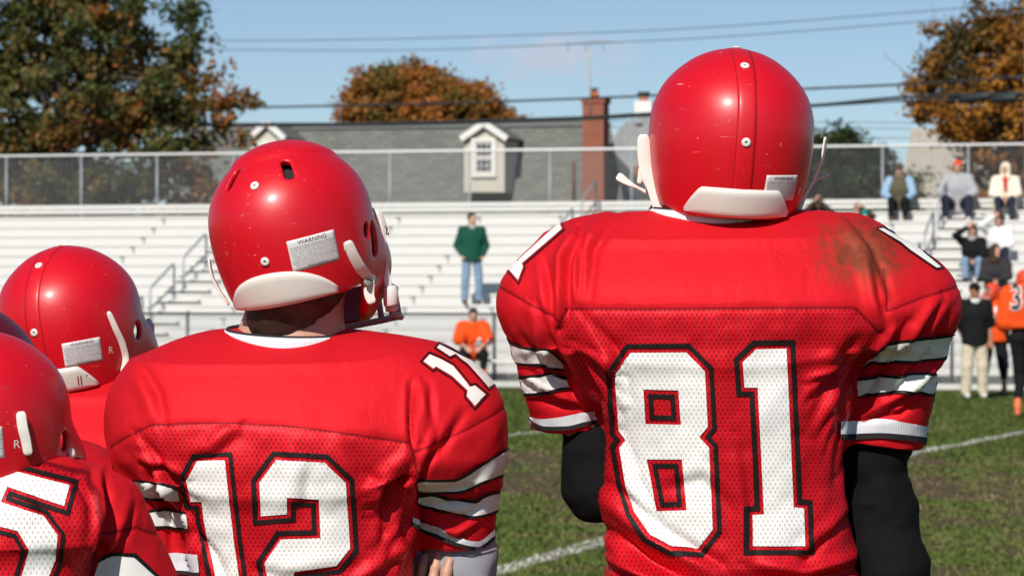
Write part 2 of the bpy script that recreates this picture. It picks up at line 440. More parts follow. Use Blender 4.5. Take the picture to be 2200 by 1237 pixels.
def helmet_mat(name, col, dark, sc=1.0):
    t = NT(name); o = t.obj()
    n1 = t.noise(o, 7, 3); c = t.mix(n1, dark, col)
    scr = t.noise(t.map(o, (25, 25, 160), rot=(0.6, 0.9, 0.3)), 1.0, 5, 0.75); s1 = t.rng(scr, 0.655, 0.70)
    scr2 = t.noise(t.map(o, (150, 30, 25), rot=(0.2, 0.5, 1.1)), 1.0, 5, 0.75); s2 = t.rng(scr2, 0.665, 0.71)
    area = t.rng(t.noise(o, 14, 2), 0.42, 0.56)
    s = t.math('MULTIPLY', t.math('MAXIMUM', s1, s2), area)
    chip = t.rng(t.noise(o, 170, 2), 0.745, 0.77)
    scuff = t.math('MULTIPLY', t.rng(t.noise(o, 38, 6, 0.7), 0.60, 0.72), t.rng(t.noise(o, 9, 2), 0.50, 0.64))
    c = t.mix(t.math('MULTIPLY', s, 0.55), c, (0.85, 0.40, 0.38))
    c = t.mix(t.math('MULTIPLY', scuff, 0.45), c, (0.22, 0.05, 0.05))
    c = t.mix(t.math('MULTIPLY', chip, 0.55), c, (0.80, 0.62, 0.58))
    t.base(c)
    ro = t.math('ADD', t.math('ADD', t.math('MULTIPLY', n1, 0.10), 0.36), t.math('MULTIPLY', t.math('ADD', s, scuff), 0.18))
    t.set(Roughness=ro, Specular_IOR_Level=0.5, Coat_Weight=0.2, Coat_Roughness=0.20)
    t.bump(t.noise(o, 45, 3), 0.03, 0.002)
    return t.m
M['helmet'] = helmet_mat('red_helmet_shell', (0.66, 0.003, 0.013), (0.57, 0.002, 0.010))
M['helmet_dark'] = helmet_mat('maroon_helmet_shell', (0.15, 0.004, 0.010), (0.09, 0.002, 0.006))
M['helmet_orange'] = helmet_mat('orange_helmet_shell', (0.80, 0.075, 0.02), (0.68, 0.05, 0.015))
M['pad_white'] = plain('ivory_vinyl', (0.76, 0.70, 0.63), 0.5, 0.06, 25, bump=0.03)
M['strap'] = plain('ivory_strap_leather', (0.80, 0.75, 0.68), 0.55, 0.10, 45, bump=0.05)
M['rivet'] = plain('white_rivet', (0.78, 0.75, 0.70), 0.35, 0.05, 60)
M['rivet_core'] = plain('rivet_core', (0.16, 0.08, 0.04), 0.5, 0.2, 60)
M['steel'] = plain('plated_steel', (0.42, 0.40, 0.37), 0.32, 0.1, 40, metal=0.9)
M['clear'] = plain('cloudy_clasp_plastic', (0.72, 0.68, 0.64), 0.2, 0.12, 60, coat=0.5)
M['mask'] = plain('grey_coated_bar', (0.42, 0.38, 0.40), 0.35, 0.1, 40)
M['mask_navy'] = plain('navy_coated_bar', (0.03, 0.035, 0.06), 0.3, 0.1, 40)
M['mask_white'] = plain('white_coated_bar', (0.7, 0.68, 0.66), 0.3, 0.1, 40)
M['padding'] = plain('dark_foam', (0.02, 0.018, 0.018), 0.9, 0.2, 60)
M['sticker'] = plain('label_paper', (0.72, 0.68, 0.67), 0.45, 0.05, 80)
M['ink'] = plain('label_ink', (0.02, 0.018, 0.02), 0.5, 0.1, 80)
M['seamline'] = plain('shell_groove', (0.20, 0.003, 0.010), 0.5, 0.1, 80)
def skin_mat(name, a, b):
    t = NT(name); o = t.obj(); t.base(t.mix(t.noise(o, 25, 5), a, b)); t.set(Roughness=0.5, Subsurface_Weight=0.08); t.b.inputs['Subsurface Radius'].default_value = (0.01, 0.004, 0.002); t.bump(t.noise(o, 300, 2), 0.08, 0.001); return t.m
M['skin'] = skin_mat('skin_light', (0.50, 0.26, 0.17), (0.60, 0.34, 0.24))
M['skin_tan'] = skin_mat('skin_tan', (0.32, 0.13, 0.07), (0.42, 0.19, 0.11))
def hair_mat(name, a, b):
    t = NT(name); o = t.obj(); f = t.noise(t.map(o, (160, 160, 14)), 1, 4, 0.7); t.base(t.mix(f, a, b)); t.set(Roughness=0.45); t.bump(f, 0.5, 0.004); return t.m
M['hair_dark'] = hair_mat('dark_hair', (0.012, 0.008, 0.006), (0.045, 0.028, 0.018))
M['hair_brown'] = hair_mat('brown_hair', (0.05, 0.025, 0.012), (0.13, 0.07, 0.035))
def cloth(name, col, var=0.18, rough=0.85, sc=18, bump=0.3):
    t = NT(name); o = t.obj(); f = t.noise(o, sc, 5); g = t.noise(o, 700, 2)
    t.base(t.mix(t.math('MULTIPLY', t.math('ADD', f, g), 0.5), tuple(c*(1-var) for c in col), tuple(min(1, c*(1+var)) for c in col)))
    t.set(Roughness=rough, Specular_IOR_Level=0.15); t.bump(t.math('ADD', t.math('MULTIPLY', f, 2.0), t.math('MULTIPLY', g, 0.3)), bump, 0.004); return t.m
for nm, col in dict(black_knit=(0.0042, 0.0042, 0.0046), grey_fleece=(0.30, 0.30, 0.34), green_nylon=(0.010, 0.075, 0.048), denim=(0.20, 0.29, 0.42), denim_dark=(0.025, 0.03, 0.05),
        black_cloth=(0.010, 0.010, 0.011), khaki=(0.62, 0.54, 0.40), orange_cloth=(0.85, 0.085, 0.012), orange_knit=(0.88, 0.07, 0.02), olive_vest=(0.11, 0.095, 0.06), blue_shirt=(0.28, 0.42, 0.58),
        grey_sweat=(0.38, 0.38, 0.40), cream_coat=(0.78, 0.71, 0.56), red_scarf=(0.55, 0.02, 0.03), brown_coat=(0.05, 0.032, 0.022), white_coat=(0.80, 0.79, 0.76), charcoal=(0.035, 0.032, 0.035),
        white_cloth=(0.78, 0.77, 0.75), teal=(0.02, 0.32, 0.30), shoe_white=(0.70, 0.67, 0.62), shoe_brown=(0.10, 0.075, 0.05), shoe_orange=(0.80, 0.20, 0.09), hood_grey=(0.42, 0.42, 0.43)).items():
    M[nm] = cloth(nm, col, bump=0.25)
M['eye'] = plain('eye_dark', (0.03, 0.02, 0.015), 0.3)
M['lip'] = plain('lip', (0.40, 0.14, 0.11), 0.5)
# surroundings
def white_metal():
    t = NT('white_bleacher_boards'); o = t.obj()
    f = t.noise(t.map(o, (0.8, 8, 8)), 1.0, 5, 0.6); g = t.noise(o, 22, 4)
    c = t.mix(f, (0.72, 0.71, 0.67), (0.66, 0.65, 0.61)); c = t.mix(t.rng(g, 0.62, 0.78, 0, 0.35), c, (0.55, 0.53, 0.50))
    t.base(c); t.set(Roughness=0.5); return t.m
M['boards'] = white_metal()
M['bracket'] = plain('grey_bracket_steel', (0.22, 0.225, 0.22), 0.5, 0.15, 10)
M['galv'] = plain('galvanised_pipe', (0.34, 0.36, 0.385), 0.5, 0.1, 12, metal=0.3)
M['white_pipe'] = plain('white_painted_pipe', (0.78, 0.77, 0.75), 0.45, 0.05, 6)
M['wire'] = plain('chain_link_wire', (0.30, 0.31, 0.31), 0.5, 0.1, 10, metal=0.3)
M['wire_dark'] = plain('dark_chain_link_wire', (0.09, 0.09, 0.10), 0.6, 0.1, 10)
M['black_rail'] = plain('black_painted_rail', (0.03, 0.035, 0.04), 0.5, 0.1, 10)
M['cable'] = plain('black_cable_sheath', (0.022, 0.026, 0.028), 0.6, 0.15, 4)
M['cable_grey'] = plain('grey_power_line', (0.10, 0.14, 0.18), 0.6, 0.1, 4)
M['pole_wood'] = plain('weathered_pole_wood', (0.17, 0.13, 0.10), 0.9, 0.3, 4, bump=0.3)
M['trim'] = plain('white_house_trim', (0.76, 0.74, 0.70), 0.6, 0.06, 5)
M['stucco'] = plain('cream_stucco', (0.56, 0.53, 0.45), 0.9, 0.06, 6, bump=0.1)
M['siding'] = plain('pale_house_wall', (0.50, 0.48, 0.44), 0.9, 0.08, 6)
def glass_mat():
    t = NT('window_glass'); t.base((0.06, 0.08, 0.09)); t.set(Roughness=0.08, Specular_IOR_Level=0.8); return t.m
M['glass'] = glass_mat()
def shingle(name, a, b, c_, bw=0.30, rh=0.14):
    t = NT(name); uv = t.n('ShaderNodeUVMap').outputs[0]
    br = t.n('ShaderNodeTexBrick'); t.l(uv, br.inputs['Vector']); br.inputs['Scale'].default_value = 1.0
    br.inputs['Brick Width'].default_value = bw; br.inputs['Row Height'].default_value = rh; br.inputs['Mortar Size'].default_value = 0.012; br.inputs['Bias'].default_value = 0.0
    br.inputs['Color1'].default_value = (*a, 1); br.inputs['Color2'].default_value = (*b, 1); br.inputs['Mortar'].default_value = (*c_, 1)
    n = t.noise(uv, 1.3, 5, 0.65); n2 = t.noise(t.map(uv, (3, 14, 1)), 1, 4, 0.7)
    t.base(t.mix(t.math('MULTIPLY', n, 0.4), t.mix(t.rng(n2, 0.35, 0.7, 0, 0.5), br.outputs['Color'], a), c_)); t.set(Roughness=0.92, Specular_IOR_Level=0.15)
    t.bump(t.math('ADD', br.outputs['Fac'], n2), 0.4, 0.02); return t.m
M['slate'] = shingle('grey_roof_shingle', (0.150, 0.156, 0.138), (0.235, 0.236, 0.212), (0.085, 0.092, 0.084))
M['pale_roof'] = shingle('pale_grey_roof_shingle', (0.31, 0.32, 0.32), (0.40, 0.405, 0.40), (0.25, 0.26, 0.265))
M['brick'] = shingle('red_chimney_brick', (0.32, 0.085, 0.05), (0.40, 0.13, 0.075), (0.23, 0.12, 0.09), 0.21, 0.072)
M['terracotta'] = plain('terracotta_pot', (0.55, 0.15, 0.06), 0.8, 0.15, 12)
M['tan_wall'] = plain('rough_tan_wall', (0.46, 0.42, 0.36), 0.95, 0.22, 5, bump=0.4)
def bark():
    t = NT('tree_bark'); o = t.obj(); f = t.noise(t.map(o, (9, 9, 2)), 1.0, 6, 0.7); t.base(t.mix(f, (0.035, 0.026, 0.02), (0.11, 0.085, 0.065))); t.set(Roughness=0.95); t.bump(f, 0.8, 0.03); return t.m
M['bark'] = bark()
def leaf(name, stops):
    t = NT(name); a = t.attr('tint'); r = t.n('ShaderNodeValToRGB'); t.l(a, r.inputs[0])
    while len(r.color_ramp.elements) < len(stops): r.color_ramp.elements.new(0.5)
    for e, (p, c) in zip(r.color_ramp.elements, stops): e.position = p; e.color = (*c, 1)
    t.base(r.outputs[0]); t.set(Roughness=0.55, Specular_IOR_Level=0.3)
    tr = t.n('ShaderNodeBsdfTranslucent'); t.l(r.outputs[0], tr.inputs[0]); ms = t.n('ShaderNodeMixShader'); ms.inputs[0].default_value = 0.25
    out = t.t.nodes['Material Output']; t.l(t.b.outputs[0], ms.inputs[1]); t.l(tr.outputs[0], ms.inputs[2]); t.l(ms.outputs[0], out.inputs[0]); return t.m
M['leaf_oak'] = leaf('oak_leaf', [(0, (0.034, 0.052, 0.014)), (0.38, (0.085, 0.100, 0.024)), (0.60, (0.150, 0.120, 0.030)), (0.80, (0.26, 0.105, 0.026)), (1, (0.38, 0.13, 0.03))])
M['leaf_maple'] = leaf('maple_leaf', [(0, (0.06, 0.08, 0.018)), (0.34, (0.13, 0.125, 0.025)), (0.60, (0.27, 0.125, 0.025)), (1, (0.42, 0.15, 0.03))])
M['leaf_gold'] = leaf('golden_leaf', [(0, (0.04, 0.042, 0.014)), (0.32, (0.11, 0.070, 0.018)), (0.62, (0.30, 0.125, 0.020)), (1, (0.48, 0.21, 0.028))])
M['leaf_green'] = leaf('green_leaf', [(0, (0.018, 0.03, 0.009)), (0.6, (0.045, 0.068, 0.016)), (1, (0.09, 0.105, 0.024))])
# ------------------------------------------------------------------ ground
TH = R(15.0); U = np.array([math.cos(TH), -math.sin(TH), 0]); W_ = np.array([math.sin(TH), math.cos(TH), 0]); ZU = np.array([0, 0, 1.0])
def wear(x, y):
    p = np.stack([x, y*0.42, np.zeros_like(x)], 1)
    n = 0.42*vnoise(p, 0.55, 1)+0.36*vnoise(p, 1.7, 2)+0.36*vnoise(p, 4.3, 3)
    band = np.exp(-((y+0.25*x-31.5)/7.5)**2)*0.95
    near = np.exp(-((y+0.2*x-21)/7.0)**2)*0.50
    return np.clip(band+near+n*1.35-0.33, 0, 1)
gx = np.concatenate([[-3000, -800, -200, -70, -30], np.arange(-14, 14.01, 0.22), [30, 70, 200, 800, 3000]])
gy = np.concatenate([[-2000, -200, -30, 2, 8], np.arange(12, 66, 0.22), [70, 80, 100, 150, 300, 900, 4000]])
GX, GY = np.meshgrid(gx, gy, indexing='ij'); nx_, ny_ = GX.shape
gv = np.stack([GX.ravel(), GY.ravel(), np.zeros(GX.size)], 1)
ii, jj = np.meshgrid(np.arange(nx_-1), np.arange(ny_-1), indexing='ij'); a_ = (ii*ny_+jj).ravel()
gf = np.stack([a_, a_+ny_, a_+ny_+1, a_+1], 1)
t = NT('worn_turf'); o = t.obj(); wv = t.attr('wear')
n1 = t.noise(o, 2.2, 6, 0.65); n2 = t.noise(o, 45, 4, 0.7); n3 = t.noise(o, 7, 5, 0.65)
gr = t.mix(n1, (0.070, 0.100, 0.020), (0.125, 0.140, 0.036)); gr = t.mix(t.rng(n3, 0.45, 0.75, 0, 0.6), gr, (0.16, 0.135, 0.05))
di = t.mix(n2, (0.10, 0.070, 0.042), (0.23, 0.165, 0.10))
k = t.rng(t.math('ADD', wv, t.math('MULTIPLY', t.math('SUBTRACT', n2, 0.5), 0.9)), 0.30, 0.95)
t.base(t.mix(k, gr, di)); t.set(Roughness=0.95, Specular_IOR_Level=0.1); t.bump(t.math('ADD', n2, t.noise(o, 160, 2)), 0.9, 0.03)
M['turf'] = t.m
ground = mk('ground', gv, gf, M['turf'], attrs={'wear': wear(gv[:, 0], gv[:, 1])}); tag(ground, kind='structure')

# chalk lines
def chalk(name, pts, w):
    pts = np.array(pts, float); N = 160; s = np.linspace(0, 1, N); cum = np.concatenate([[0], np.cumsum(np.linalg.norm(np.diff(pts, axis=0), axis=1))]); cum /= cum[-1]
    c = np.stack([np.interp(s, cum, pts[:, 0]), np.interp(s, cum, pts[:, 1])], 1)
    d = np.gradient(c, axis=0); d /= np.linalg.norm(d, axis=1, keepdims=True); nn = np.stack([-d[:, 1], d[:, 0]], 1)
    wl = w/2*(1+0.5*rng.uniform(-1, 1, N)); wr = w/2*(1+0.5*rng.uniform(-1, 1, N))
    v = []
    for i in range(N): v += [(*(c[i]+nn[i]*wl[i]), 0.006), (*(c[i]-nn[i]*wr[i]), 0.006)]
    f = [(2*i, 2*i+1, 2*i+3, 2*i+2) for i in range(N-1)]
    ob = mk(name, v, f, M['chalk'], smooth=False); tag(ob, kind='structure'); return c
t = NT('chalk_on_turf'); o = t.obj(); f1 = t.noise(o, 14, 6, 0.75)
t.base(t.mix(t.rng(f1, 0.42, 0.60), (0.11, 0.10, 0.045), (0.58, 0.56, 0.50))); t.set(Roughness=0.95); t.bump(f1, 0.8, 0.03); M['chalk'] = t.m
def G(px, py): D = CAMZ*FPX/(py-HOR); return ((px-1100)*D/FPX, D)
line_a = [G(900, 1285), G(1060, 1231), G(1290, 1165), G(1640, 1062), G(1960, 974), G(2200, 929), G(2420, 896)]
line_b = [G(960, 950), G(1085, 936), G(1210, 922), G(1420, 900)]
ca = chalk('yard_line', line_a, 0.17); cb = chalk('yard_line', line_b, 0.16)
cc = chalk('sideline', [tuple((P(-400, 648, 63.2)+np.array([0, 0, 0]))[:2]), tuple(P(2600, 648, 58.2)[:2])], 0.14)

# grass blades
NB = 330000
inv = rng.uniform(1/58.0, 1/14.0, NB); gd = 1/inv; gxx = rng.uniform(-0.165, 0.165, NB)*gd
wb = wear(gxx, gd)
keep = rng.random(NB) > np.clip((wb-0.22)*1.25, 0, 0.88); gxx, gd, wb = gxx[keep], gd[keep], wb[keep]
def near_line(c, w): 
    out = np.zeros(len(gxx), bool)
    for s in range(0, len(gxx), 20000):
        q = np.stack([gxx[s:s+20000], gd[s:s+20000]], 1); a = c[:-1]; b = c[1:]; out[s:s+20000] = False
        dmin = np.full(len(q), 1e9)
        for i in range(0, len(a), 4):
            e = c[min(i+4, len(c)-1)]-c[i]; tt = np.clip(((q-c[i])@e)/(e@e), 0, 1); dmin = np.minimum(dmin, np.linalg.norm(q-c[i]-tt[:, None]*e, axis=1))
        out[s:s+20000] = dmin < w
    return out
on_line = (near_line(ca, 0.085) | near_line(cb, 0.08)) & (rng.random(len(gxx)) < 0.55)
nb = len(gxx); ang = rng.uniform(0, math.pi, nb); hgt = rng.uniform(0.008, 0.026, nb); wd = rng.uniform(0.004, 0.009, nb)*np.maximum(1, gd/18)
ox, oy = np.cos(ang)*wd, np.sin(ang)*wd; lx, ly = rng.normal(0, 0.018, nb), rng.normal(0, 0.018, nb)
bv = np.empty((nb, 3, 3)); bv[:, 0] = np.stack([gxx-ox, gd-oy, np.zeros(nb)], 1); bv[:, 1] = np.stack([gxx+ox, gd+oy, np.zeros(nb)], 1); bv[:, 2] = np.stack([gxx+lx, gd+ly, hgt], 1)
patch = 0.5+0.35*vnoise(np.stack([gxx, gd*0.6, 0*gd], 1), 0.9, 5)+0.25*vnoise(np.stack([gxx, gd, 0*gd], 1), 4, 6)
tint = np.clip(patch*0.55+rng.normal(0, 0.10, nb)+wb*0.35, 0, 0.86); tint[on_line] = 1.0
t = NT('grass_blade'); r = t.n('ShaderNodeValToRGB'); t.l(t.attr('tint'), r.inputs[0])
for e in range(4): r.color_ramp.elements.new(0.5)
for e, (p_, c_) in zip(r.color_ramp.elements, [(0, (0.060, 0.102, 0.017)), (0.35, (0.100, 0.145, 0.028)), (0.62, (0.175, 0.160, 0.056)), (0.84, (0.27, 0.215, 0.105)), (0.90, (0.30, 0.24, 0.12)), (0.97, (0.66, 0.64, 0.58))]): e.position = p_; e.color = (*c_, 1)
t.base(r.outputs[0]); t.set(Roughness=0.7, Specular_IOR_Level=0.2); M['blade'] = t.m
grass = mk('grass', bv.reshape(-1, 3), np.arange(nb*3).reshape(-1, 3), M['blade'], smooth=False, attrs={'tint': tint.repeat(3)})
tag(grass, 'short worn grass blades covering the field', 'grass', kind='stuff')

# ------------------------------------------------------------------ bleachers
ROWS, RUN, RISE, Z0 = 15, 0.61, 0.2124, 0.385
BO = np.array([0, 64.5, 0.0])                 # front of the lowest seat, straight ahead of the camera
def bl(u, v, z): return BO+U*u+W_*v+ZU*z
AXB = np.stack([U, W_, ZU])
bleacher = thing('bleachers', 'white metal bleachers of fifteen rows rising behind the chain link fence', 'bleachers', BO)
# planks share one unit box per kind, scaled
def unit(name, hx, hy, hz, mat):
    m = MB(); m.box((0, 0, 0), (hx, hy, hz)); me = bpy.data.meshes.new(name); me.from_pydata(m.v, [], m.f); me.materials.append(mat); return me
def put(name, me, parent, loc, rz=0.0, base=None):
    o = bpy.data.objects.new(name, me); C.objects.link(o); o.parent = parent
    o.location = tuple(np.array(loc)-(BASE if base is None else base)); o.rotation_euler = (0, 0, rz); return o
LEN = 15.5
me_seat = unit('seat_plank', LEN, 0.125, 0.024, M['boards']); me_foot = unit('foot_plank', LEN, 0.15, 0.02, M['boards'])
me_rise = unit('riser_board', LEN, 0.010, 0.081, M['boards'])
me_arm = unit('seat_bracket', 0.022, 0.12, 0.014, M['bracket'])
mm = MB(); mm.box((-0.02, -0.121, -0.004), (0.055, 0.012, 0.016)).box((0.0, -0.119, -0.08), (0.014, 0.010, 0.062)); me_brk = bpy.data.meshes.new('seat_bracket'); me_brk.from_pydata(mm.v, [], mm.f); me_brk.materials.append(M['bracket'])
for k in range(ROWS):
    z = Z0+RISE*k; v = RUN*k
    put('seat_plank', me_seat, bleacher, bl(0, v+0.125, z-0.024), -TH)
    put('foot_plank', me_foot, bleacher, bl(0, v+0.43, z-RISE-0.02+0.0), -TH)
    put('riser_board', me_rise, bleacher, bl(0, v+0.030, z-0.130), -TH)
    for j in range(-6, 8):
        u = j*1.78-1.22
        if abs(u) < 11.5: put('seat_bracket', me_brk, bleacher, bl(u, v+0.135, z-0.0645), -TH)
# steel frames under the rows
for j in range(-8, 9):
    u = j*1.78-1.22; m = MB()
    m.bar(bl(u, 0.3, Z0-0.32), bl(u, RUN*ROWS-0.1, Z0+RISE*ROWS-0.55), 0.06, 0.08)
    for q in range(1, 5): v = RUN*ROWS*q/4.0-0.3; m.bar(bl(u, v, 0.0), bl(u, v, Z0-0.36+RISE*(v-0.3)/RUN), 0.06)
    m.bar(bl(u, 0.33, 0), bl(u, 0.33, Z0-0.30), 0.06)
    m.build('support_frame', M['bracket'], bleacher)
# guard rail along the back
VB = RUN*ROWS+0.02; ZT = Z0+RISE*(ROWS-1)
m = MB(); m.tube([bl(-16, VB, 4.73), bl(16, VB, 4.73)], 0.027, 8); m.build('top_rail', M['white_pipe'], bleacher, True)
for dz in (0.0, 0.105): 
    m = MB(); m.box(bl(0, VB-0.05, 3.475+dz), (16, 0.02, 0.042), AXB); m.build('back_rail_board', M['boards'], bleacher)
for j in range(-8, 10):
    u = j*1.78-1.62; m = MB(); m.tube([bl(u, VB, 2.6), bl(u, VB, 4.73)], 0.023, 7); m.build('rail_post', M['galv'], bleacher, True)
def chain(name, org, dx, L, z0, z1, cell, r, mat, parent):
    vs = []; fs = []; H = z1-z0; n = int((L+H)/cell); nrm = np.cross(dx, ZU)
    for s in (1, -1):
        for i in range(n+1):
            a = i*cell-(H if s == 1 else 0); p0, p1 = (a, 0.0), (a+s*H, H)
            lo, hi = 0.0, 1.0
            if p0[0] < 0: lo = max(lo, -p0[0]/(p1[0]-p0[0]) if p1[0] != p0[0] else 0)
            if p1[0] > L: hi = min(hi, (L-p0[0])/(p1[0]-p0[0]))
            if p1[0] < 0: hi = min(hi, (0-p0[0])/(p1[0]-p0[0]))
            if p0[0] > L: lo = max(lo, (L-p0[0])/(p1[0]-p0[0]))
            if hi-lo < 0.02: continue
            A = org+dx*(p0[0]+(p1[0]-p0[0])*lo)+ZU*(z0+H*lo)+nrm*0.002*s; B = org+dx*(p0[0]+(p1[0]-p0[0])*hi)+ZU*(z0+H*hi)+nrm*0.002*s
            d = (B-A)/np.linalg.norm(B-A); w = np.cross(d, nrm)
            o_ = len(vs)
            for q in (A, B):
                for k_ in range(3): an = 2*math.pi*k_/3; vs.append(q+r*(math.cos(an)*w+math.sin(an)*nrm))
            fs += [(o_+k_, o_+(k_+1) % 3, o_+3+(k_+1) % 3, o_+3+k_) for k_ in range(3)]
    return tag(mk(name, vs, fs, mat, parent, False), kind='stuff')
chain('wire_mesh', bl(-15.5, VB+0.04, 0), U, 29, 3.62, 4.72, 0.078, 0.0024, M['wire'], bleacher)
# aisle hand rails: hoops over two rows
def hoop(u, k1, k0, h=0.92):
    m = MB(); pts = []
    A = bl(u, RUN*k1+0.30, Z0+RISE*(k1-1)); B = bl(u, RUN*k0+0.30, Z0+RISE*(k0-1))
    m.tube([A, A+ZU*(h-0.08), A+ZU*h-W_*0.06-ZU*0.02, B+ZU*(h-0.06)+W_*0.10+ZU*0.05, B+ZU*(h-0.10), B], 0.024, 7)
    m.tube([A+ZU*h*0.5, B+ZU*h*0.5], 0.020, 7)
    m.build('hand_rail', M['galv'], bleacher, True)
def u_of(px, k):                               # position along the rows seen at picture column px on row k
    tx = (px-1100)/FPX; v = RUN*k+0.3
    # BO + U u + W v : x = tx*y
    num = tx*(BO[1]+W_[1]*v)-(BO[0]+W_[0]*v); return num/(U[0]-tx*U[1])
hoop(u_of(443, 8.6), 8.6, 6.4); hoop(u_of(374, 5.6), 5.6, 3.4); hoop(u_of(443, 8.6), 2.6, 0.9, 0.9)
hoop(u_of(1280, 14), 14.0, 12.0); hoop(u_of(1275, 14), 11.0, 9.0)
hoop(u_of(2038, 14), 13.6, 11.6); hoop(u_of(2038, 14), 10.4, 8.4); hoop(u_of(2038, 14), 7.4, 5.4)
# aisle half steps
for px in (415, 2015):
    for k in range(1, ROWS):
        u = u_of(px, k)
        m = MB(); m.box(bl(u_of(px, 7)+0.0, RUN*k-0.10, Z0+RISE*k-0.135), (0.5, 0.075, 0.018), AXB); m.build('aisle_step', M['boards'], bleacher)

# chain link fence in front of the stand
FO = np.array([0, 62.6, 0.0])
def fl(u, z, v=0.0): return FO+U*u+W_*v+ZU*z
fence = thing('chain_link_fence', 'long low chain link fence with black top rail before the bleachers', 'fence', FO)
m = MB(); m.tube([fl(-16, 1.275), fl(16, 1.275)], 0.026, 8); m.build('top_rail', M['black_rail'], fence, True)
m = MB(); m.tube([fl(-16, 0.06), fl(16, 0.06)], 0.018, 8); m.build('bottom_rail', M['black_rail'], fence, True)
for px in (-250, 77, 403, 735, 1062, 1390, 1720, 2045, 2375):
    tx = (px-1100)/FPX; u = tx*FO[1]/(U[0]-tx*U[1]); m = MB(); m.tube([fl(u, 0), fl(u, 1.31)], 0.032, 8); m.build('fence_post', M['black_rail'], fence, True)
chain('wire_mesh', fl(-12.5, 0, -0.03), U, 25, 0.07, 1.27, 0.085, 0.0052, M['wire'], fence)
# gravel strip and kerb below the fence
m = MB(); m.box(fl(0, 0.004, 4.0), (60, 5.2, 0.004), AXB); o = m.build('gravel_strip', plain('grey_gravel', (0.30, 0.29, 0.27), 0.95, 0.35, 6, bump=0.5)); tag(o, kind='structure')
m = MB(); m.box(fl(0, 0.05, -1.35), (40, 0.06, 0.05), AXB); o = m.build('kerb', plain('pale_kerb_concrete', (0.56, 0.55, 0.52), 0.9, 0.1, 3)); tag(o, kind='structure')
# team bench before the fence
for (px, lab) in ((1040, 'plain white team bench with seated orange player before the fence'),):
    tx = (px-1100)/FPX; u0 = tx*FO[1]/(U[0]-tx*U[1])
    bn = thing('team_bench', lab, 'bench', fl(u0, 0, -0.75))
    m = MB(); m.box(fl(u0, 0.45, -0.75), (1.6, 0.14, 0.025), AXB); m.build('seat', M['boards'], bn)
    for du in (-1.3, 0, 1.3): m = MB(); m.bar(fl(u0+du, 0, -0.75), fl(u0+du, 0.425, -0.75), 0.06); m.build('leg', M['bracket'], bn)
# drinks cooler on the ground left of the bench
tx = (955-1100)/FPX; u1 = tx*FO[1]/(U[0]-tx*U[1]); cp = fl(u1, 0, -0.6)
bn = thing('drinks_table', 'small grey folding table holding the drinks cooler', 'table', cp)
m = MB(); m.box(cp+ZU*0.40, (0.35, 0.25, 0.015), AXB); m.build('table_top', M['galv'], bn)
for sx in (-0.3, 0.3):
    for sy in (-0.2, 0.2): m = MB(); m.bar(cp+U*sx+W_*sy, cp+U*sx+W_*sy+ZU*0.385, 0.03); m.build('leg', M['bracket'], bn)
cl = thing('drinks_cooler', 'white drinks cooler with orange lid left of the seated orange player', 'cooler', cp+ZU*0.415)
m = MB(); m.tube([cp+ZU*0.416, cp+ZU*0.44, cp+ZU*0.70, cp+ZU*0.72], [0.15, 0.165, 0.175, 0.17], 20); m.build('body', M['white_cloth'], cl, True)
m = MB(); m.tube([cp+ZU*0.722, cp+ZU*0.75, cp+ZU*0.775], [0.18, 0.18, 0.10], 20); m.build('lid', M['orange_knit'], cl, True)
m = MB(); m.bar(cp-W_*0.19+ZU*0.47, cp-W_*0.15+ZU*0.47, 0.03); m.build('tap', M['orange_knit'], cl)

# ------------------------------------------------------------------ houses
def hp(px, py, v):                            # picture position on the plane at distance v along the depth axis of the street
    D = v/(math.cos(TH)+(px-1100)/FPX*math.sin(TH)); return P(px, py, D)
def mkuv(name, polys, mat, parent):
    vs = []; fs = []; uvs = []
    for q in polys:
        q = [np.array(p_, float) for p_ in q]; e = q[1]-q[0]; e /= np.linalg.norm(e); n_ = np.cross(e, q[-1]-q[0]); n_ /= np.linalg.norm(n_); w = np.cross(n_, e)
        fs.append(tuple(range(len(vs), len(vs)+len(q)))); vs += q; uvs += [((p_-q[0])@e+13.0, (p_-q[0])@w+7.0) for p_ in q]
    o = mk(name, vs, fs, mat, parent, False); lay_ = o.data.uv_layers.new(name='UVMap')
    for i, l in enumerate(o.data.loops): lay_.data[i].uv = uvs[l.vertex_index]
    return o
def prism(front, dv):                          # closed solid from a front polygon pushed back along the depth axis
    f = [np.array(p_) for p_ in front]; b = [p_+W_*dv for p_ in f]; n = len(f)
    return [f, b[::-1]]+[[f[i], b[i], b[(i+1) % n], f[(i+1) % n]] for i in range(n)]
HV = 93.0
house = thing('grey_roofed_house', 'house with long steep grey shingle roof, dormers and red brick chimney', 'house', hp(950, 648, HV)*np.array([1, 1, 0]))
z_e = 3.3
bl_, br_ = hp(350, 470, HV), hp(1352, 470, HV); tl, tr = hp(390, 264, HV+1.75), hp(1312, 257, HV+1.75)
bl_[2] = br_[2] = z_e; tl[2] = tr[2] = 6.45
bb_l, bb_r = bl_+W_*9, br_+W_*9
ridge_l, ridge_r = tl+W_*3+ZU*0.35+U*1.5, tr+W_*3+ZU*0.30-U*1.5
mkuv('roof', [[bl_, br_, tr, tl], [br_, bb_r, ridge_r, tr], [tl, tr, ridge_r, ridge_l], [bb_l, bl_, tl, ridge_l], [bb_r, bb_l, ridge_l, ridge_r]], M['slate'], house)
wl, wr = bl_+W_*0.35, br_+W_*0.35; g0 = lambda q: np.array([q[0], q[1], 0.0])
mkuv('wall', [[g0(wl), g0(wr), wr, wl], [g0(wr), g0(bb_r), bb_r, wr], [g0(bb_l), g0(wl), wl, bb_l]], M['siding'], house)
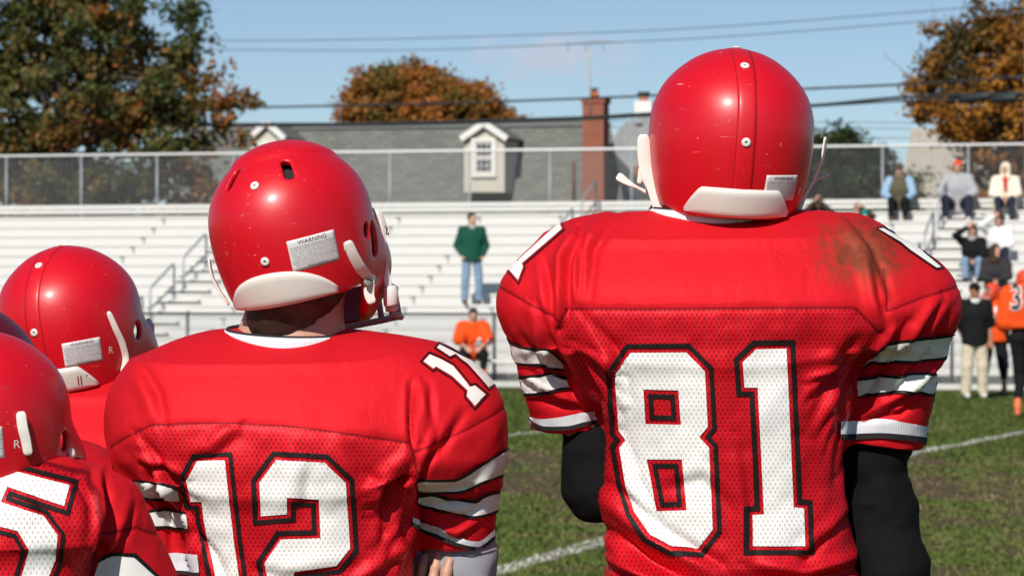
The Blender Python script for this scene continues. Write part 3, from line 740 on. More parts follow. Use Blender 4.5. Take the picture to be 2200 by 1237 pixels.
m = MB(); m.bar(tl+ZU*0.03, tr+ZU*0.03, 0.16, 0.05); m.build('ridge_cap', M['slate_cap'] if 'slate_cap' in M else M['bracket'], house)
def dormer(x0, x1, xm, ypk, yev, ybt, wx0, wx1, wy0, wy1):
    v = HV-0.12
    wall = [hp(x0, ybt, v), hp(x1, ybt, v), hp(x1, yev, v), hp(xm, ypk, v), hp(x0, yev, v)]
    d = mkuv('dormer', prism(wall, 1.9), M['stucco'], house)
    ov = 5
    for s, xe in ((-1, x0-ov), (1, x1+ov)):
        A = hp(xm, ypk-5, v-0.10); B = hp(xe, yev+2, v-0.10); A2 = A+W_*2.2; B2 = B+W_*2.2
        n_ = np.cross(B-A, W_); n_ /= np.linalg.norm(n_); n_ *= (1 if n_[2] > 0 else -1)*0.06
        mkuv('dormer_roof', [[A+n_, A2+n_, B2+n_, B+n_], [B, B+n_, B2+n_, B2], [A, B, B2, A2]], M['slate'], d)
        m = MB(); m.bar(A-W_*0.04+n_*0.4, B-W_*0.04+n_*0.4, 0.07, 0.17, up=np.cross(B-A, W_)); m.build('rake_board', M['trim'], d)
    # window: casing, two sashes with muntins, panes
    vf = v-0.05; c0, c1 = hp(wx0, wy1, vf), hp(wx1, wy0, vf); du = U*((c1-c0)@U); H = c1[2]-c0[2]; L = np.linalg.norm(du); uu = du/L
    org = c0
    wdw = MB(); fw = 0.10
    for (a, b, w) in ((org+ZU*fw/2, org+du+ZU*fw/2, fw), (org+du+ZU*(H-fw/2), org+ZU*(H-fw/2), fw)): wdw.bar(a, b, 0.07, fw)
    for a in (org+uu*fw/2, org+du-uu*fw/2): wdw.bar(a+ZU*fw, a+ZU*(H-fw), fw, 0.07, up=W_)
    wn = wdw.build('window', M['trim'], d)
    for s_ in range(2):
        z0_, z1_ = fw+(H-2*fw)*s_/2+0.01, fw+(H-2*fw)*(s_+1)/2-0.01
        ms = MB(); o_ = org+W_*0.02; i0, i1 = fw+0.005, L-fw-0.005; e = 0.045
        ms.bar(o_+uu*i0+ZU*(z0_+e/2), o_+uu*i1+ZU*(z0_+e/2), 0.04, e); ms.bar(o_+uu*i0+ZU*(z1_-e/2), o_+uu*i1+ZU*(z1_-e/2), 0.04, e)
        for xx in (i0+e/2, i1-e/2): ms.bar(o_+uu*xx+ZU*(z0_+e), o_+uu*xx+ZU*(z1_-e), e, 0.04, up=W_)
        for q in (1, 2): xx = i0+(i1-i0)*q/3; ms.bar(o_+uu*xx+ZU*(z0_+e), o_+uu*xx+ZU*(z1_-e), 0.018, 0.03, up=W_)
        zz = (z0_+z1_)/2; ms.bar(o_+uu*(i0+e)+ZU*zz, o_+uu*(i1-e)+ZU*zz, 0.026, 0.018)
        ms.build('sash', M['trim'], d)
        nx, nz_ = 3, 2
        for a in range(nx):
            for b in range(nz_):
                ca_ = o_+W_*0.012+uu*(i0+(i1-i0)*(a+.5)/nx)+ZU*(z0_+(z1_-z0_)*(b+.5)/nz_)
                mpn = MB(); mpn.box(ca_, ((i1-i0)/nx/2-0.002, 0.004, (z1_-z0_)/nz_/2-0.002), AXB); mpn.build('pane', M['glass'], d)
    return d
dormer(997, 1084, 1040, 272, 298, 413, 1013, 1066, 297, 381)
dormer(540, 606, 573, 270, 298, 413, 552, 596, 305, 385)
# chimney
def stack(x0, x1, y0, y1, v, dep, mat, parent, name='chimney'):
    a, b = hp(x0, y1, v), hp(x1, y1, v); h = hp(x0, y0, v)[2]
    f = [a, b, np.array([b[0], b[1], h]), np.array([a[0], a[1], h])]
    return mkuv(name, prism(f, dep), mat, parent)
ch = stack(1251, 1297, 214, 600, HV-0.75, 0.62, M['brick'], house)
stack(1248.5, 1299.5, 210, 221, HV-0.79, 0.70, M['brick'], ch, 'chimney_crown')
c0 = hp(1277, 209, HV-0.4); m = MB(); m.tube([c0, c0+ZU*0.14], [0.13, 0.11], 12); m.build('chimney_pot', M['terracotta'], ch, True)
m = MB(); m.tube([c0+ZU*0.141, c0+ZU*0.22], 0.08, 10); m.tube([c0+ZU*0.22, c0+ZU*0.25], 0.14, 12); m.build('chimney_cap', M['bracket'], ch, True)
m = MB(); m.tube([hp(1233, 440, HV-0.35), hp(1233, 346, HV-0.35)], 0.05, 8); m.build('vent_pipe', plain('rusty_pipe', (0.13, 0.05, 0.03), 0.9, 0.3, 8), house, True)
# roof antenna strapped to the chimney
an = thing('roof_antenna', 'tall rusty television antenna mast strapped to brick chimney', 'antenna', hp(1268, 220, HV-0.77))
b0, b1 = hp(1268, 250, HV-0.785), hp(1268, 90, HV-0.785)
m = MB(); m.tube([b0, b1], 0.018, 6); m.build('mast', plain('rusty_mast', (0.42, 0.37, 0.27), 0.8, 0.2, 6), an, True)
m = MB(); A, B = hp(1216, 95, HV-0.785), hp(1330, 91, HV-0.785); m.tube([A, B], 0.014, 6); m.build('boom', M['galv'], an, True)
for i in range(9):
    q = A+(B-A)*(i+0.3)/9; L = 0.16+0.45*i/9
    m = MB(); m.tube([q-W_*L-U*L*0.35-ZU*0.0, q, q+W_*L-U*L*0.2-ZU*0.22*(i % 3 == 0)], 0.008, 5); m.build('element', M['galv'], an, True)
# second antenna behind the maple side of the roof
an = thing('roof_antenna', 'low slanted television antenna at the left end of the roof ridge', 'antenna', hp(730, 262, HV+3))
m = MB(); m.tube([hp(731, 268, HV+3), hp(731, 214, HV+3)], 0.016, 6); m.build('mast', M['galv'], an, True)
m = MB(); m.tube([hp(700, 219, HV+3), hp(745, 224, HV+3)], 0.014, 6); m.build('boom', M['galv'], an, True)
for i in range(5):
    q = hp(703+9*i, 219.5+1.1*i, HV+3); m = MB(); m.tube([q-U*0.12-ZU*0.18, q+U*0.10+ZU*0.05], 0.008, 5); m.build('element', M['galv'], an, True)
# pale house behind the tall player's helmet
H2 = 112.0
house2 = thing('pale_roofed_house', 'house with pale grey curved roof and white chimney beside the brick chimney', 'house', hp(1450, 648, H2)*np.array([1, 1, 0]))
prof = [(1280, 520), (1290, 420), (1303, 345), (1315, 305), (1328, 280), (1345, 262), (1372, 252), (1640, 246), (1700, 520)]
mkuv('roof', prism([hp(x, y, H2) for x, y in prof], 7.0), M['pale_roof'], house2)
lo_ = [hp(1290, 520, H2+0.2), hp(1690, 520, H2+0.2)]; mkuv('wall', prism([g0(lo_[0]), g0(lo_[1]), lo_[1], lo_[0]], 6.5), M['siding'], house2)
c2 = stack(1363, 1400, 217, 300, H2+1.2, 0.8, M['trim'], house2)
q = hp(1383, 217, H2+1.5); m = MB(); m.tube([q, q+ZU*0.17], [0.15, 0.13], 12); m.build('chimney_pot', M['terracotta'], c2, True)
m = MB(); m.tube([q+ZU*0.17, q+ZU*0.21, q+ZU*0.30], [0.10, 0.22, 0.20], 12); m.build('chimney_cap', M['black_rail'], c2, True)
stack(1361, 1376, 358, 440, H2-0.5, 0.4, M['brick'], house2, 'small_chimney')
q = hp(1372, 262, H2-0.05); m = MB(); m.box(q, (0.12, 0.06, 0.06), AXB); m.build('roof_vent', M['galv'], house2)
# tan building at the right
H3 = 104.0
house3 = thing('tan_house', 'tan rough walled house end behind the three spectators on the top row', 'house', hp(2050, 648, H3)*np.array([1, 1, 0]))
mkuv('wall', prism([hp(x, y, H3) for x, y in ((1928, 600), (2230, 600), (2230, 440), (1936, 440))], 6), M['siding'], house3)
mkuv('roof', prism([hp(x, y, H3-0.15) for x, y in ((1930, 440), (2235, 440), (2180, 276), (1958, 276))], 6.3), M['tan_wall'], house3)

# ------------------------------------------------------------------ wires and poles
def cable(label, pts, r, mat, group, d0=93.0, d1=78.0, name='overhead_cable'):
    q = []
    for px, py in pts:
        D = d0+(d1-d0)*(px/2200.0); q.append(P(px, py, D))
    # smooth the path
    xs = np.array([p_[0] for p_ in q]); tt = np.linspace(xs[0], xs[-1], 90)
    ys = np.interp(tt, xs, [p_[1] for p_ in q]); zs = spl(tt, xs, [p_[2] for p_ in q])
    m = MB(); m.tube(np.stack([tt, ys, zs], 1), r, 6); o = m.build(name, mat, None, True); return tag(o, label, 'cable', group)
gp = 'overhead cables crossing behind the bleachers'
cable('highest thin grey power line across the sky', [(-900, 60), (0, 84), (500, 88), (900, 83), (1420, 65), (2040, 20), (2213, 2)], 0.013, M['cable_grey'], gp)
cable('thin grey power line just below the highest one', [(-900, 82), (0, 104), (500, 108), (1000, 105), (1420, 87), (2040, 42), (2213, 24)], 0.013, M['cable_grey'], gp)
cable('single black cable passing in front of the orange maple', [(-900, 214), (0, 232), (540, 231), (1060, 219), (1250, 212), (1400, 206), (1735, 191), (1965, 181), (2090, 173), (2213, 163)], 0.030, M['cable'], gp)
cable('thick black cable running along the grey roof ridge', [(-900, 255), (0, 268), (540, 267), (900, 264), (1250, 253), (1400, 244), (1745, 227), (1965, 208), (2213, 200)], 0.040, M['cable'], gp)
cable('black cable hugging the underside of the thick ridge cable', [(-900, 259), (0, 272), (540, 271), (900, 268), (1250, 257), (1400, 249), (1745, 229), (1965, 216), (2213, 214)], 0.025, M['cable'], gp)
for i, (yy, lab) in enumerate(((262, 'upper of three faint lines right of tall player helmet'), (275, 'middle of three faint lines right of tall player helmet'), (295, 'lowest of three faint lines right of tall player helmet'))):
    cable(lab, [(1200, yy-2), (1750, yy), (2000, yy+2), (2500, yy)], 0.016, M['cable_grey'], 'faint lines low in the right sky', 128, 120)
for (x0, x1, y0, y1, lab) in ((2066, 2128, 214, 206, 'left black splice case hanging on cable before golden tree'), (2134, 2184, 214, 210, 'right black splice case hanging on cable before golden tree')):
    D0, D1 = 93-15*x0/2200, 93-15*x1/2200; A, B = P(x0, y0, D0), P(x1, y1, D1); d = (B-A)
    m = MB(); m.tube([A-d*0.03, A, A+d*0.04, B-d*0.04, B, B+d*0.03], [0.05, 0.09, 0.105, 0.105, 0.09, 0.05], 12); o = m.build('splice_case', M['cable'], None, True); tag(o, lab, 'splice case', 'cable splice cases')
def upole(label, px, D):
    b = P(px, 648, D)*np.array([1, 1, 0]); o = thing('utility_pole', label, 'utility pole', b, 'wooden utility poles')
    m = MB(); m.tube([b, b+ZU*4.5, b+ZU*9.4], [0.16, 0.14, 0.11], 12); m.build('pole', M['pole_wood'], o, True)
    m = MB(); m.bar(b+ZU*8.6-U*0.9, b+ZU*8.6+U*0.9, 0.1, 0.12); m.build('crossarm', M['pole_wood'], o)
    return o
upole('brown wooden utility pole at the right edge of the picture', 2213, 77.9)
upole('brown wooden utility pole left of the picture beyond the oak', -900, 99.2)
b = P(456, 648, 112)*np.array([1, 1, 0]); o = thing('flag_mast', 'thin bare pole standing in the sky right of the oak', 'pole', b)
m = MB(); m.tube([b, P(456, 69, 112)], [0.06, 0.025], 8); m.build('mast', M['galv'], o, True)

# ------------------------------------------------------------------ trees
def tree(name, label, base, th, tr_, lobes, ncl, nl, cs, ls, mat, D, seed, shell=0.45, bias=0.5, limbs=30, bare=0, drop=0.0):
    """lobes: (px, py, half width px, half height px, depth m) in the crown's own plane at distance D"""
    g = np.random.default_rng(seed); b = np.array(base); o = thing(name, label, 'tree', b); s = D/FPX
    L = [(P(x, y, D+dy), np.array([rx*s, dp, ry*s])) for x, y, rx, ry, dp, dy in lobes]
    vol = np.array([np.prod(r) for _, r in L])**0.8; pick = g.choice(len(L), ncl, p=vol/vol.sum())
    dirs = g.normal(size=(ncl, 3)); dirs /= np.linalg.norm(dirs, axis=1, keepdims=True); rad = (1-shell*g.random(ncl)**1.5)
    cen = np.array([L[i][0] for i in pick])+dirs*rad[:, None]*np.array([L[i][1] for i in pick])
    cen += g.normal(0, cs*0.3, cen.shape)
    tbase = np.clip(0.5+0.5*vnoise(cen, 0.75, seed)+g.normal(0, 0.13, ncl)+bias-0.5, 0, 1)
    k = ncl*nl; ci = np.repeat(np.arange(ncl), nl); csz = cs*g.uniform(0.6, 1.35, ncl)
    p_ = cen[ci]+g.normal(0, 1, (k, 3))*csz[ci, None]*np.array([0.5, 0.5, 0.36])
    n_ = g.normal(size=(k, 3)); n_ += 0.5*(p_-cen[ci])/cs; n_[:, 2] += 0.35; n_ /= np.linalg.norm(n_, axis=1, keepdims=True)
    a = np.cross(n_, g.normal(size=(k, 3))); a /= np.linalg.norm(a, axis=1, keepdims=True); c_ = np.cross(n_, a); sz = ls*g.uniform(0.6, 1.3, k)[:, None]
    V = np.stack([p_-a*sz*0.9, p_-c_*sz*0.55-n_*sz*0.15, p_+a*sz, p_+c_*sz*0.55-n_*sz*0.1], 1).reshape(-1, 3)
    mk('crown', V, np.arange(4*k).reshape(-1, 4), mat, o, False, attrs={'tint': np.clip(tbase[ci]+g.normal(0, 0.12, k), 0, 1)})
    top = b+ZU*th; m = MB()
    N = 9; pts = [b+(top-b)*i/(N-1)+np.array([g.normal(0, .06), g.normal(0, .06), 0])*(i > 0) for i in range(N)]
    m.tube(pts, np.linspace(tr_, tr_*0.25, N), 10); m.build('trunk', M['bark'], o, True)
    m = MB()
    for i in g.choice(ncl, min(limbs, ncl), replace=False):
        st = b+(top-b)*np.clip(0.25+0.65*g.random(), 0, (cen[i][2]-b[2])/th*0.9+0.05); md = st+(cen[i]-st)*0.55+ZU*0.15*np.linalg.norm(cen[i]-st)*0.5+g.normal(0, .15, 3)
        r0 = tr_*0.28; m.tube([st, (st+md)/2+g.normal(0, .06, 3), md, (md+cen[i])/2+g.normal(0, .06, 3), cen[i]], [r0, r0*.75, r0*.5, r0*.3, r0*.12], 5, False)
    for i in range(bare):
        j = g.integers(ncl); c0 = cen[j]; d = dirs[j]*np.array([1, .4, 1])+ZU*0.35; d /= np.linalg.norm(d); m.tube([c0, c0+d*0.4+g.normal(0, .05, 3), c0+d*g.uniform(.8, 1.5)+g.normal(0, .12, 3)], [0.02, 0.012, 0.005], 4, False)
    m.build('branch', M['bark'], o, True)
    return o
tree('oak_tree', 'tall dark green and rust coloured oak at the left behind bleachers', P(130, 648, 82)*np.array([1, 1, 0]), 9.0, 0.34,
     [(-40, -40, 230, 120, 2.2, 0), (150, 60, 180, 100, 2.0, 0), (250, 20, 85, 70, 1.2, -0.6), (120, 210, 240, 110, 2.4, 0), (330, 190, 130, 90, 1.5, 0), (392, 40, 42, 55, 0.6, 0), (420, 140, 60, 55, 0.8, 0), (455, 260, 100, 62, 1.0, 0), (505, 215, 36, 40, 0.5, 0), (180, 350, 270, 85, 2.2, 0), (80, 440, 260, 60, 1.8, 0), (350, 420, 130, 60, 1.3, 0), (-100, 250, 150, 200, 2, 0)],
     720, 74, 0.38, 0.088, M['leaf_oak'], 82, 3, bias=0.51, limbs=60, bare=0)
tree('maple_tree', 'rounded orange and green maple rising above the grey roof ridge', P(900, 648, 128)*np.array([1, 1, 0]), 7.0, 0.3,
     [(860, 215, 120, 62, 2, 0), (880, 175, 80, 30, 1.4, 0), (800, 240, 66, 55, 1.6, 0), (985, 222, 80, 44, 1.8, 0), (930, 270, 180, 60, 2, 0), (1075, 262, 38, 20, 0.8, 0)],
     560, 85, 0.40, 0.105, M['leaf_maple'], 128, 5, bias=0.60, limbs=24)
tree('golden_tree', 'sparse golden orange tree at the right behind the spectators', P(2180, 648, 86)*np.array([1, 1, 0]), 8.6, 0.26,
     [(2110, 120, 120, 90, 1.6, 0), (2045, 150, 70, 70, 1.0, 0), (2100, 225, 130, 60, 1.5, 0), (2010, 210, 42, 60, 0.7, 0), (2180, 60, 90, 90, 1.5, 0), (2170, 300, 110, 70, 1.4, 0), (2075, 300, 38, 40, 0.8, 0), (2140, 390, 120, 60, 1.4, 0), (2290, 180, 120, 200, 2, 0)],
     430, 62, 0.36, 0.088, M['leaf_gold'], 86, 9, bias=0.62, limbs=60, bare=26)
tree('green_tree', 'low green tree just right of the tall player helmet', P(1790, 648, 88)*np.array([1, 1, 0]), 3.6, 0.16,
     [(1790, 330, 62, 62, 1, 0), (1760, 380, 90, 70, 1, 0), (1850, 380, 60, 60, 0.9, 0), (1700, 340, 60, 60, 1, 0), (1870, 400, 60, 50, 0.8, 0)],
     240, 75, 0.34, 0.075, M['leaf_green'], 88, 13, bias=0.5)
tree('young_tree', 'thin pale green sapling left of the man in the vest', P(1895, 648, 90)*np.array([1, 1, 0]), 3.4, 0.08,
     [(1898, 370, 40, 50, 0.6, 0), (1880, 420, 50, 45, 0.6, 0), (1940, 420, 50, 40, 0.6, 0)], 70, 55, 0.28, 0.07, M['leaf_green'], 90, 15, bias=0.72)
# ------------------------------------------------------------------ hands, heads, figures
def frame(d, up):                              # rows: side, palm normal, along
    d = np.array(d, float); d /= np.linalg.norm(d); s = np.cross(d, up); 
    if np.linalg.norm(s) < 1e-3: s = np.cross(d, (1, 0, 0.2))
    s /= np.linalg.norm(s); return np.stack([s, np.cross(s, d), d])
_hands = {}
def hand(curl, h=0.004):
    key = (round(curl, 2), h)
    if key in _hands: return _hands[key]
    segs = []
    for i, (x, L) in enumerate(((-0.030, 0.062), (-0.010, 0.074), (0.011, 0.080), (0.031, 0.072))):
        p = np.array([x, 0, 0.088-0.004*(i == 0)]); a = 0.15; ls = (L*0.48, L*0.30, L*0.24); rr = (0.0088, 0.0080, 0.0072, 0.0062)
        for j in range(3):
            a += curl*(0.8 if j == 0 else 1.0); q = p+np.array([x*0.10, math.sin(a), math.cos(a)])*ls[j]; segs.append((p, q, rr[j], rr[j+1])); p = q
    p = np.array([0.030, 0.006, 0.030])
    for L, d in ((0.036, (0.75, 0.25, 0.6)), (0.030, (0.45, 0.35, 0.82)), (0.024, (0.2, 0.45, 0.87))):
        d = np.array(d)/np.linalg.norm(d); q = p+d*L; segs.append((p, q, 0.0115 if L > .032 else 0.0098, 0.0085)); p = q
    def fn(P_):
        d = sbox(P_, (0, 0.002, 0.050), (0.040, 0.0125, 0.044), 0.012); d = smin(d, rcone(P_, (0, 0, -0.03), (0, 0, 0.012), 0.026, 0.028, (1, 1.3, 1)), 0.018)
        for a, b, ra, rb in segs: d = smin(d, rcone(P_, a, b, ra, rb), 0.005)
        return d
    _hands[key] = nets(fn, (-0.06, -0.03, -0.06), (0.10, 0.11, 0.19), h, 1); return _hands[key]

def merge(parts):                              # list of (V, F list, material index)
    vs = []; fs = []; ms = []; o = 0
    for V, F, mi in parts:
        vs.append(V); fs += [tuple(int(i)+o for i in f) for f in F]; ms += [mi]*len(F); o += len(V)
    return np.concatenate(vs), fs, ms

def sphere(c, r, nu=10, nv=6):
    m = []; f = []
    for j in range(nv+1):
        for i in range(nu):
            a = 2*math.pi*i/nu; b = math.pi*j/nv; m.append((c[0]+r[0]*math.sin(b)*math.cos(a), c[1]+r[1]*math.sin(b)*math.sin(a), c[2]+r[2]*math.cos(b)))
    for j in range(nv):
        for i in range(nu): f.append((j*nu+i, (j+1)*nu+i, (j+1)*nu+(i+1) % nu, j*nu+(i+1) % nu))
    return np.array(m), f

def head_fn(c, yaw, pitch=0.0, s=1.0):
    cy, sy, cp, sp = math.cos(yaw), math.sin(yaw), math.cos(pitch), math.sin(pitch)
    Rz = np.array([[cy, -sy, 0], [sy, cy, 0], [0, 0, 1]]); Rx = np.array([[1, 0, 0], [0, cp, -sp], [0, sp, cp]]); A = Rz@Rx
    c = np.array(c, float)
    def loc(p): return (p-c)@A/s                # face looks along -y
    def fn(p):
        q = loc(p)
        d = ellip(q, (0, 0.012, 0.02), (0.076, 0.096, 0.098)); d = smin(d, ellip(q, (0, -0.022, -0.045), (0.056, 0.066, 0.072)), 0.04)
        d = smin(d, ellip(q, (0, -0.070, -0.098), (0.022, 0.020, 0.020)), 0.03)
        d = smin(d, rcone(q, (0, -0.082, 0.018), (0, -0.104, -0.022), 0.009, 0.014), 0.016)
        for sx in (-1, 1):
            d = smax(d, -ellip(q, (sx*0.032, -0.094, 0.010), (0.017, 0.013, 0.011)), 0.012)
            d = smin(d, ellip(q, (sx*0.078, 0.012, -0.005), (0.011, 0.020, 0.032)), 0.008)
        d = smin(d, ellip(q, (0, -0.083, -0.060), (0.024, 0.010, 0.009)), 0.01)
        return d*s
    return fn, loc, A, c

def person(name_label, base, face, J, R_, skin, garments, head=None, hands=(0.35, 0.35), h=0.016, group=None, headc=None, pitch=0.0, palms=None):
    """J: joints in local metres (x right in the picture, y away, facing -y); garments: (name, material, function(p, J) or None)"""
    o = thing('person', name_label, 'person', base, group)
    b = np.array(base, float); cf, sf = math.cos(face), math.sin(face); RZ = np.array([[cf, -sf, 0], [sf, cf, 0], [0, 0, 1.0]])
    def w(V): return V@RZ.T+b
    hc = np.array(J['head']); hf, hl, HA, _ = head_fn(hc, R_.get('hyaw', 0), pitch)
    def body(p):
        d = smin(hf(p), rcone(p, J['neck'], hc+np.array([0, 0.02, -0.06]), 0.062, 0.054), 0.03)
        d = smin(d, rcone(p, J['chest'], J['neck'], 0.12, 0.075, (0.85, 1.1, 1)), 0.06); d = smin(d, rcone(p, J['pelvis'], J['chest'], 0.13, 0.13, (0.85, 1.15, 1)), 0.06)
        for s in 'LR':
            d = smin(d, rcone(p, J['sh'+s], J['el'+s], 0.050, 0.040), 0.04); d = smin(d, rcone(p, J['el'+s], J['wr'+s], 0.041, 0.028), 0.02)
            d = smin(d, rcone(p, J['hip'+s], J['kn'+s], 0.078, 0.055), 0.05); d = smin(d, rcone(p, J['kn'+s], J['an'+s], 0.055, 0.036), 0.02)
            d = smin(d, rcone(p, np.array(J['an'+s])-np.array([0, 0, .02]), np.array(J['an'+s])+np.array([0, -0.13, -0.045]), 0.038, 0.03), 0.02)
        return d
    A = np.array([v for v in J.values()]); lo = A.min(0)-0.2; hi = A.max(0)+0.2
    V, Q = nets(body, lo, hi, h, 1); parts = [(w(V), Q, 0)]
    for i, s in enumerate('LR'):
        if hands[i] is None: continue
        hv, hq = hand(hands[i], 0.006); d = np.array(J['wr'+s])-np.array(J['el'+s]); up = (palms[i] if palms else (0, -1, 0.2)); F = frame(d, up)
        hv = hv.copy(); hv[:, 0] *= (1 if s == 'R' else -1); hq2 = hq if s == 'R' else hq[:, ::-1]
        parts.append((w(hv@F+np.array(J['wr'+s])), hq2, 0))
    for sx in (-1, 1):
        ev, ef = sphere((sx*0.032, -0.084, 0.010), (0.012, 0.008, 0.007)); parts.append((w((ev)@np.linalg.inv(HA)+hc), ef, 1))
    lv, lf = sphere((0, -0.090, -0.060), (0.021, 0.006, 0.006)); parts.append((w(lv@np.linalg.inv(HA)+hc), lf, 2))
    vs, fs, ms = merge(parts); mk('body', vs, fs, [M[skin], M['eye'], M['lip']], o, True, ms)
    for nm, mat, fn in garments:
        pts_lo, pts_hi = lo, hi
        V, Q = nets(lambda p: fn(p, J, hl), lo, hi, h*0.9, 1)
        if len(V) == 0: continue
        N = vnormals(V, Q); V = V+N*(0.007*vnoise(V*np.array([1, 1, 0.6]), 13, 3)+0.004*vnoise(V, 30, 4))[:, None]
        V = w(V)
        # a garment of two separate pieces becomes two parts
        if nm in ('shoe', 'sock', 'shirt_sleeve'):
            c = (V-b)@RZ; side = c[:, 0] > ((J['anL'][0]+J['anR'][0])/2 if nm != 'shirt_sleeve' else 0.0)
            for sd in (True, False):
                ii_ = np.where(side == sd)[0]; mp_ = -np.ones(len(V), int); mp_[ii_] = np.arange(len(ii_)); q_ = mp_[Q]; q_ = q_[(q_ >= 0).all(1)]
                if len(q_): mk(nm, V[ii_], q_, M[mat], o)
        else: mk(nm, V, Q, M[mat], o)
    return o, w, hl, HA, hc

# garment shapes
def arm_g(p, J, s, r0, r1, r2, frac=1.0):
    a, e, wv_ = np.array(J['sh'+s]), np.array(J['el'+s]), np.array(J['wr'+s])
    if frac <= 0.5: return rcone(p, a, a+(e-a)*frac*2, r0, r1)
    d = rcone(p, a, e, r0, r1); return smin(d, rcone(p, e, e+(wv_-e)*(frac-0.5)*2, r1, r2), 0.02)
def top_g(bulk=0.0, frac=0.95, low=0.10, flare=0.0, sleeves=True, r=(0.072, 0.058, 0.045)):
    def fn(p, J, hl):
        ch, pe, ne = np.array(J['chest']), np.array(J['pelvis']), np.array(J['neck'])
        d = rcone(p, ch, ne+np.array([0, 0, -0.045]), 0.155+bulk, 0.085+bulk*0.5, (0.86, 1.12, 1))
        d = smin(d, rcone(p, pe+np.array([0, 0, low-0.10]), ch, 0.150+bulk+flare, 0.150+bulk, (0.86, 1.12, 1)), 0.06)
        d = smax(d, (pe[2]-0.06+low-0.10)-p[:, 2], 0.02)
        if sleeves:
            for s in 'LR': d = smin(d, arm_g(p, J, s, r[0]+bulk*0.5, r[1]+bulk*0.4, r[2]+bulk*0.3, frac), 0.055)
            for s in 'LR': d = smin(d, rcone(p, J['sh'+s], ne, 0.07+bulk*0.4, 0.06), 0.05)
        return d
    return fn
def arms_g(r, frac):
    def fn(p, J, hl):
        d = None
        for s in 'LR':
            e = arm_g(p, J, s, r[0], r[1], r[2], frac); d = e if d is None else np.minimum(d, e)
        return d
    return fn
def legs_g(r=(0.100, 0.075, 0.062), frac=1.0, seat=0.135):
    def fn(p, J, hl):
        d = None
        for s in 'LR':
            h_, k_, a_ = np.array(J['hip'+s]), np.array(J['kn'+s]), np.array(J['an'+s]); 
            e = rcone(p, h_, k_, r[0], r[1]); 
            if frac > 0.5: e = smin(e, rcone(p, k_, k_+(a_-k_)*(frac-0.5)*2, r[1], r[2]), 0.03)
            d = e if d is None else smin(d, e, 0.02)
        pe = np.array(J['pelvis']); return smin(d, rcone(p, pe+np.array([0, 0, -0.01]), pe+np.array([0, 0, 0.08]), seat, seat, (0.85, 1.1, 1)), 0.05)
    return fn
def shoe_g(p, J, hl):
    d = None
    for s in 'LR':
        a = np.array(J['an'+s]); u = J.get('toe'+s, (0, -0.16, -0.05)); t_ = a+np.array(u)
        e = smin(rcone(p, a+np.array([0, 0.025, -0.045]), t_, 0.045, 0.040), rcone(p, a+np.array([0, 0, 0.02]), a+np.array([0, 0, -0.04]), 0.048, 0.047), 0.03)
        if not ('toe'+s in J): e = smax(e, (a[2]-0.09)-p[:, 2], 0.008)
        d = e if d is None else np.minimum(d, e)
    return d
def hair_g(style):
    def fn(p, J, hl):
        q = hl(p); d = ellip(q, (0, 0.020, 0.032), (0.086, 0.103, 0.102))
        cut = -(q[:, 1]+0.040+0.95*(q[:, 2]-0.03))       # behind the face line
        if style == 'long':
            d = smin(d, rcone(q, (0, 0.035, 0.0), (0, 0.045, -0.17), 0.092, 0.085, (0.95, 1.3, 1)), 0.03); cut = -(q[:, 1]+0.052+0.60*(q[:, 2]-0.02))
        return smax(d, cut, 0.012) if style != 'long' else smax(d, cut, 0.012)
    return fn
def cap_g(p, J, hl):
    q = hl(p); d = ellip(q, (0, 0.014, 0.045), (0.088, 0.106, 0.090)); d = smax(d, 0.035-q[:, 2], 0.012)
    br = smax(ellip(q, (0, -0.100, 0.040), (0.074, 0.085, 0.014)), q[:, 1]+0.06, 0.01); return smin(d, br, 0.012)
def knit_g(p, J, hl):
    q = hl(p); d = ellip(q, (0, 0.014, 0.040), (0.090, 0.108, 0.100)); return smax(d, 0.025-0.25*q[:, 1]-q[:, 2], 0.012)
def hood_g(p, J, hl):
    q = hl(p); d = ellip(q, (0, 0.028, 0.015), (0.108, 0.118, 0.132)); d = smin(d, rcone(q, (0, 0.03, -0.09), (0, 0.03, -0.17), 0.10, 0.13, (1, 1.1, 1)), 0.05)
    return smax(d, -ellip(q, (0, -0.095, -0.02), (0.068, 0.085, 0.100)), 0.015)
def scarf_g(p, J, hl):
    n = np.array(J['neck']); return smin(rcone(p, n+np.array([0, -0.01, 0.0]), n+np.array([0, -0.03, 0.03]), 0.088, 0.082, (1, 1.0, 1)), rcone(p, n+np.array([0, -0.115, -0.02]), n+np.array([0.01, -0.165, -0.24]), 0.045, 0.038), 0.04)
def collar_g(p, J, hl):
    n = np.array(J['neck']); d = rcone(p, n+np.array([0, 0.0, -0.02]), n+np.array([0, -0.025, 0.01]), 0.096, 0.086); d = smax(d, p[:, 2]-(n[2]+0.022)+0.5*(p[:, 1]-n[1]), 0.01); return smax(d, -rcone(p, n+np.array([0, -0.01, -0.03]), n+np.array([0, -0.03, 0.1]), 0.075, 0.07), 0.01)

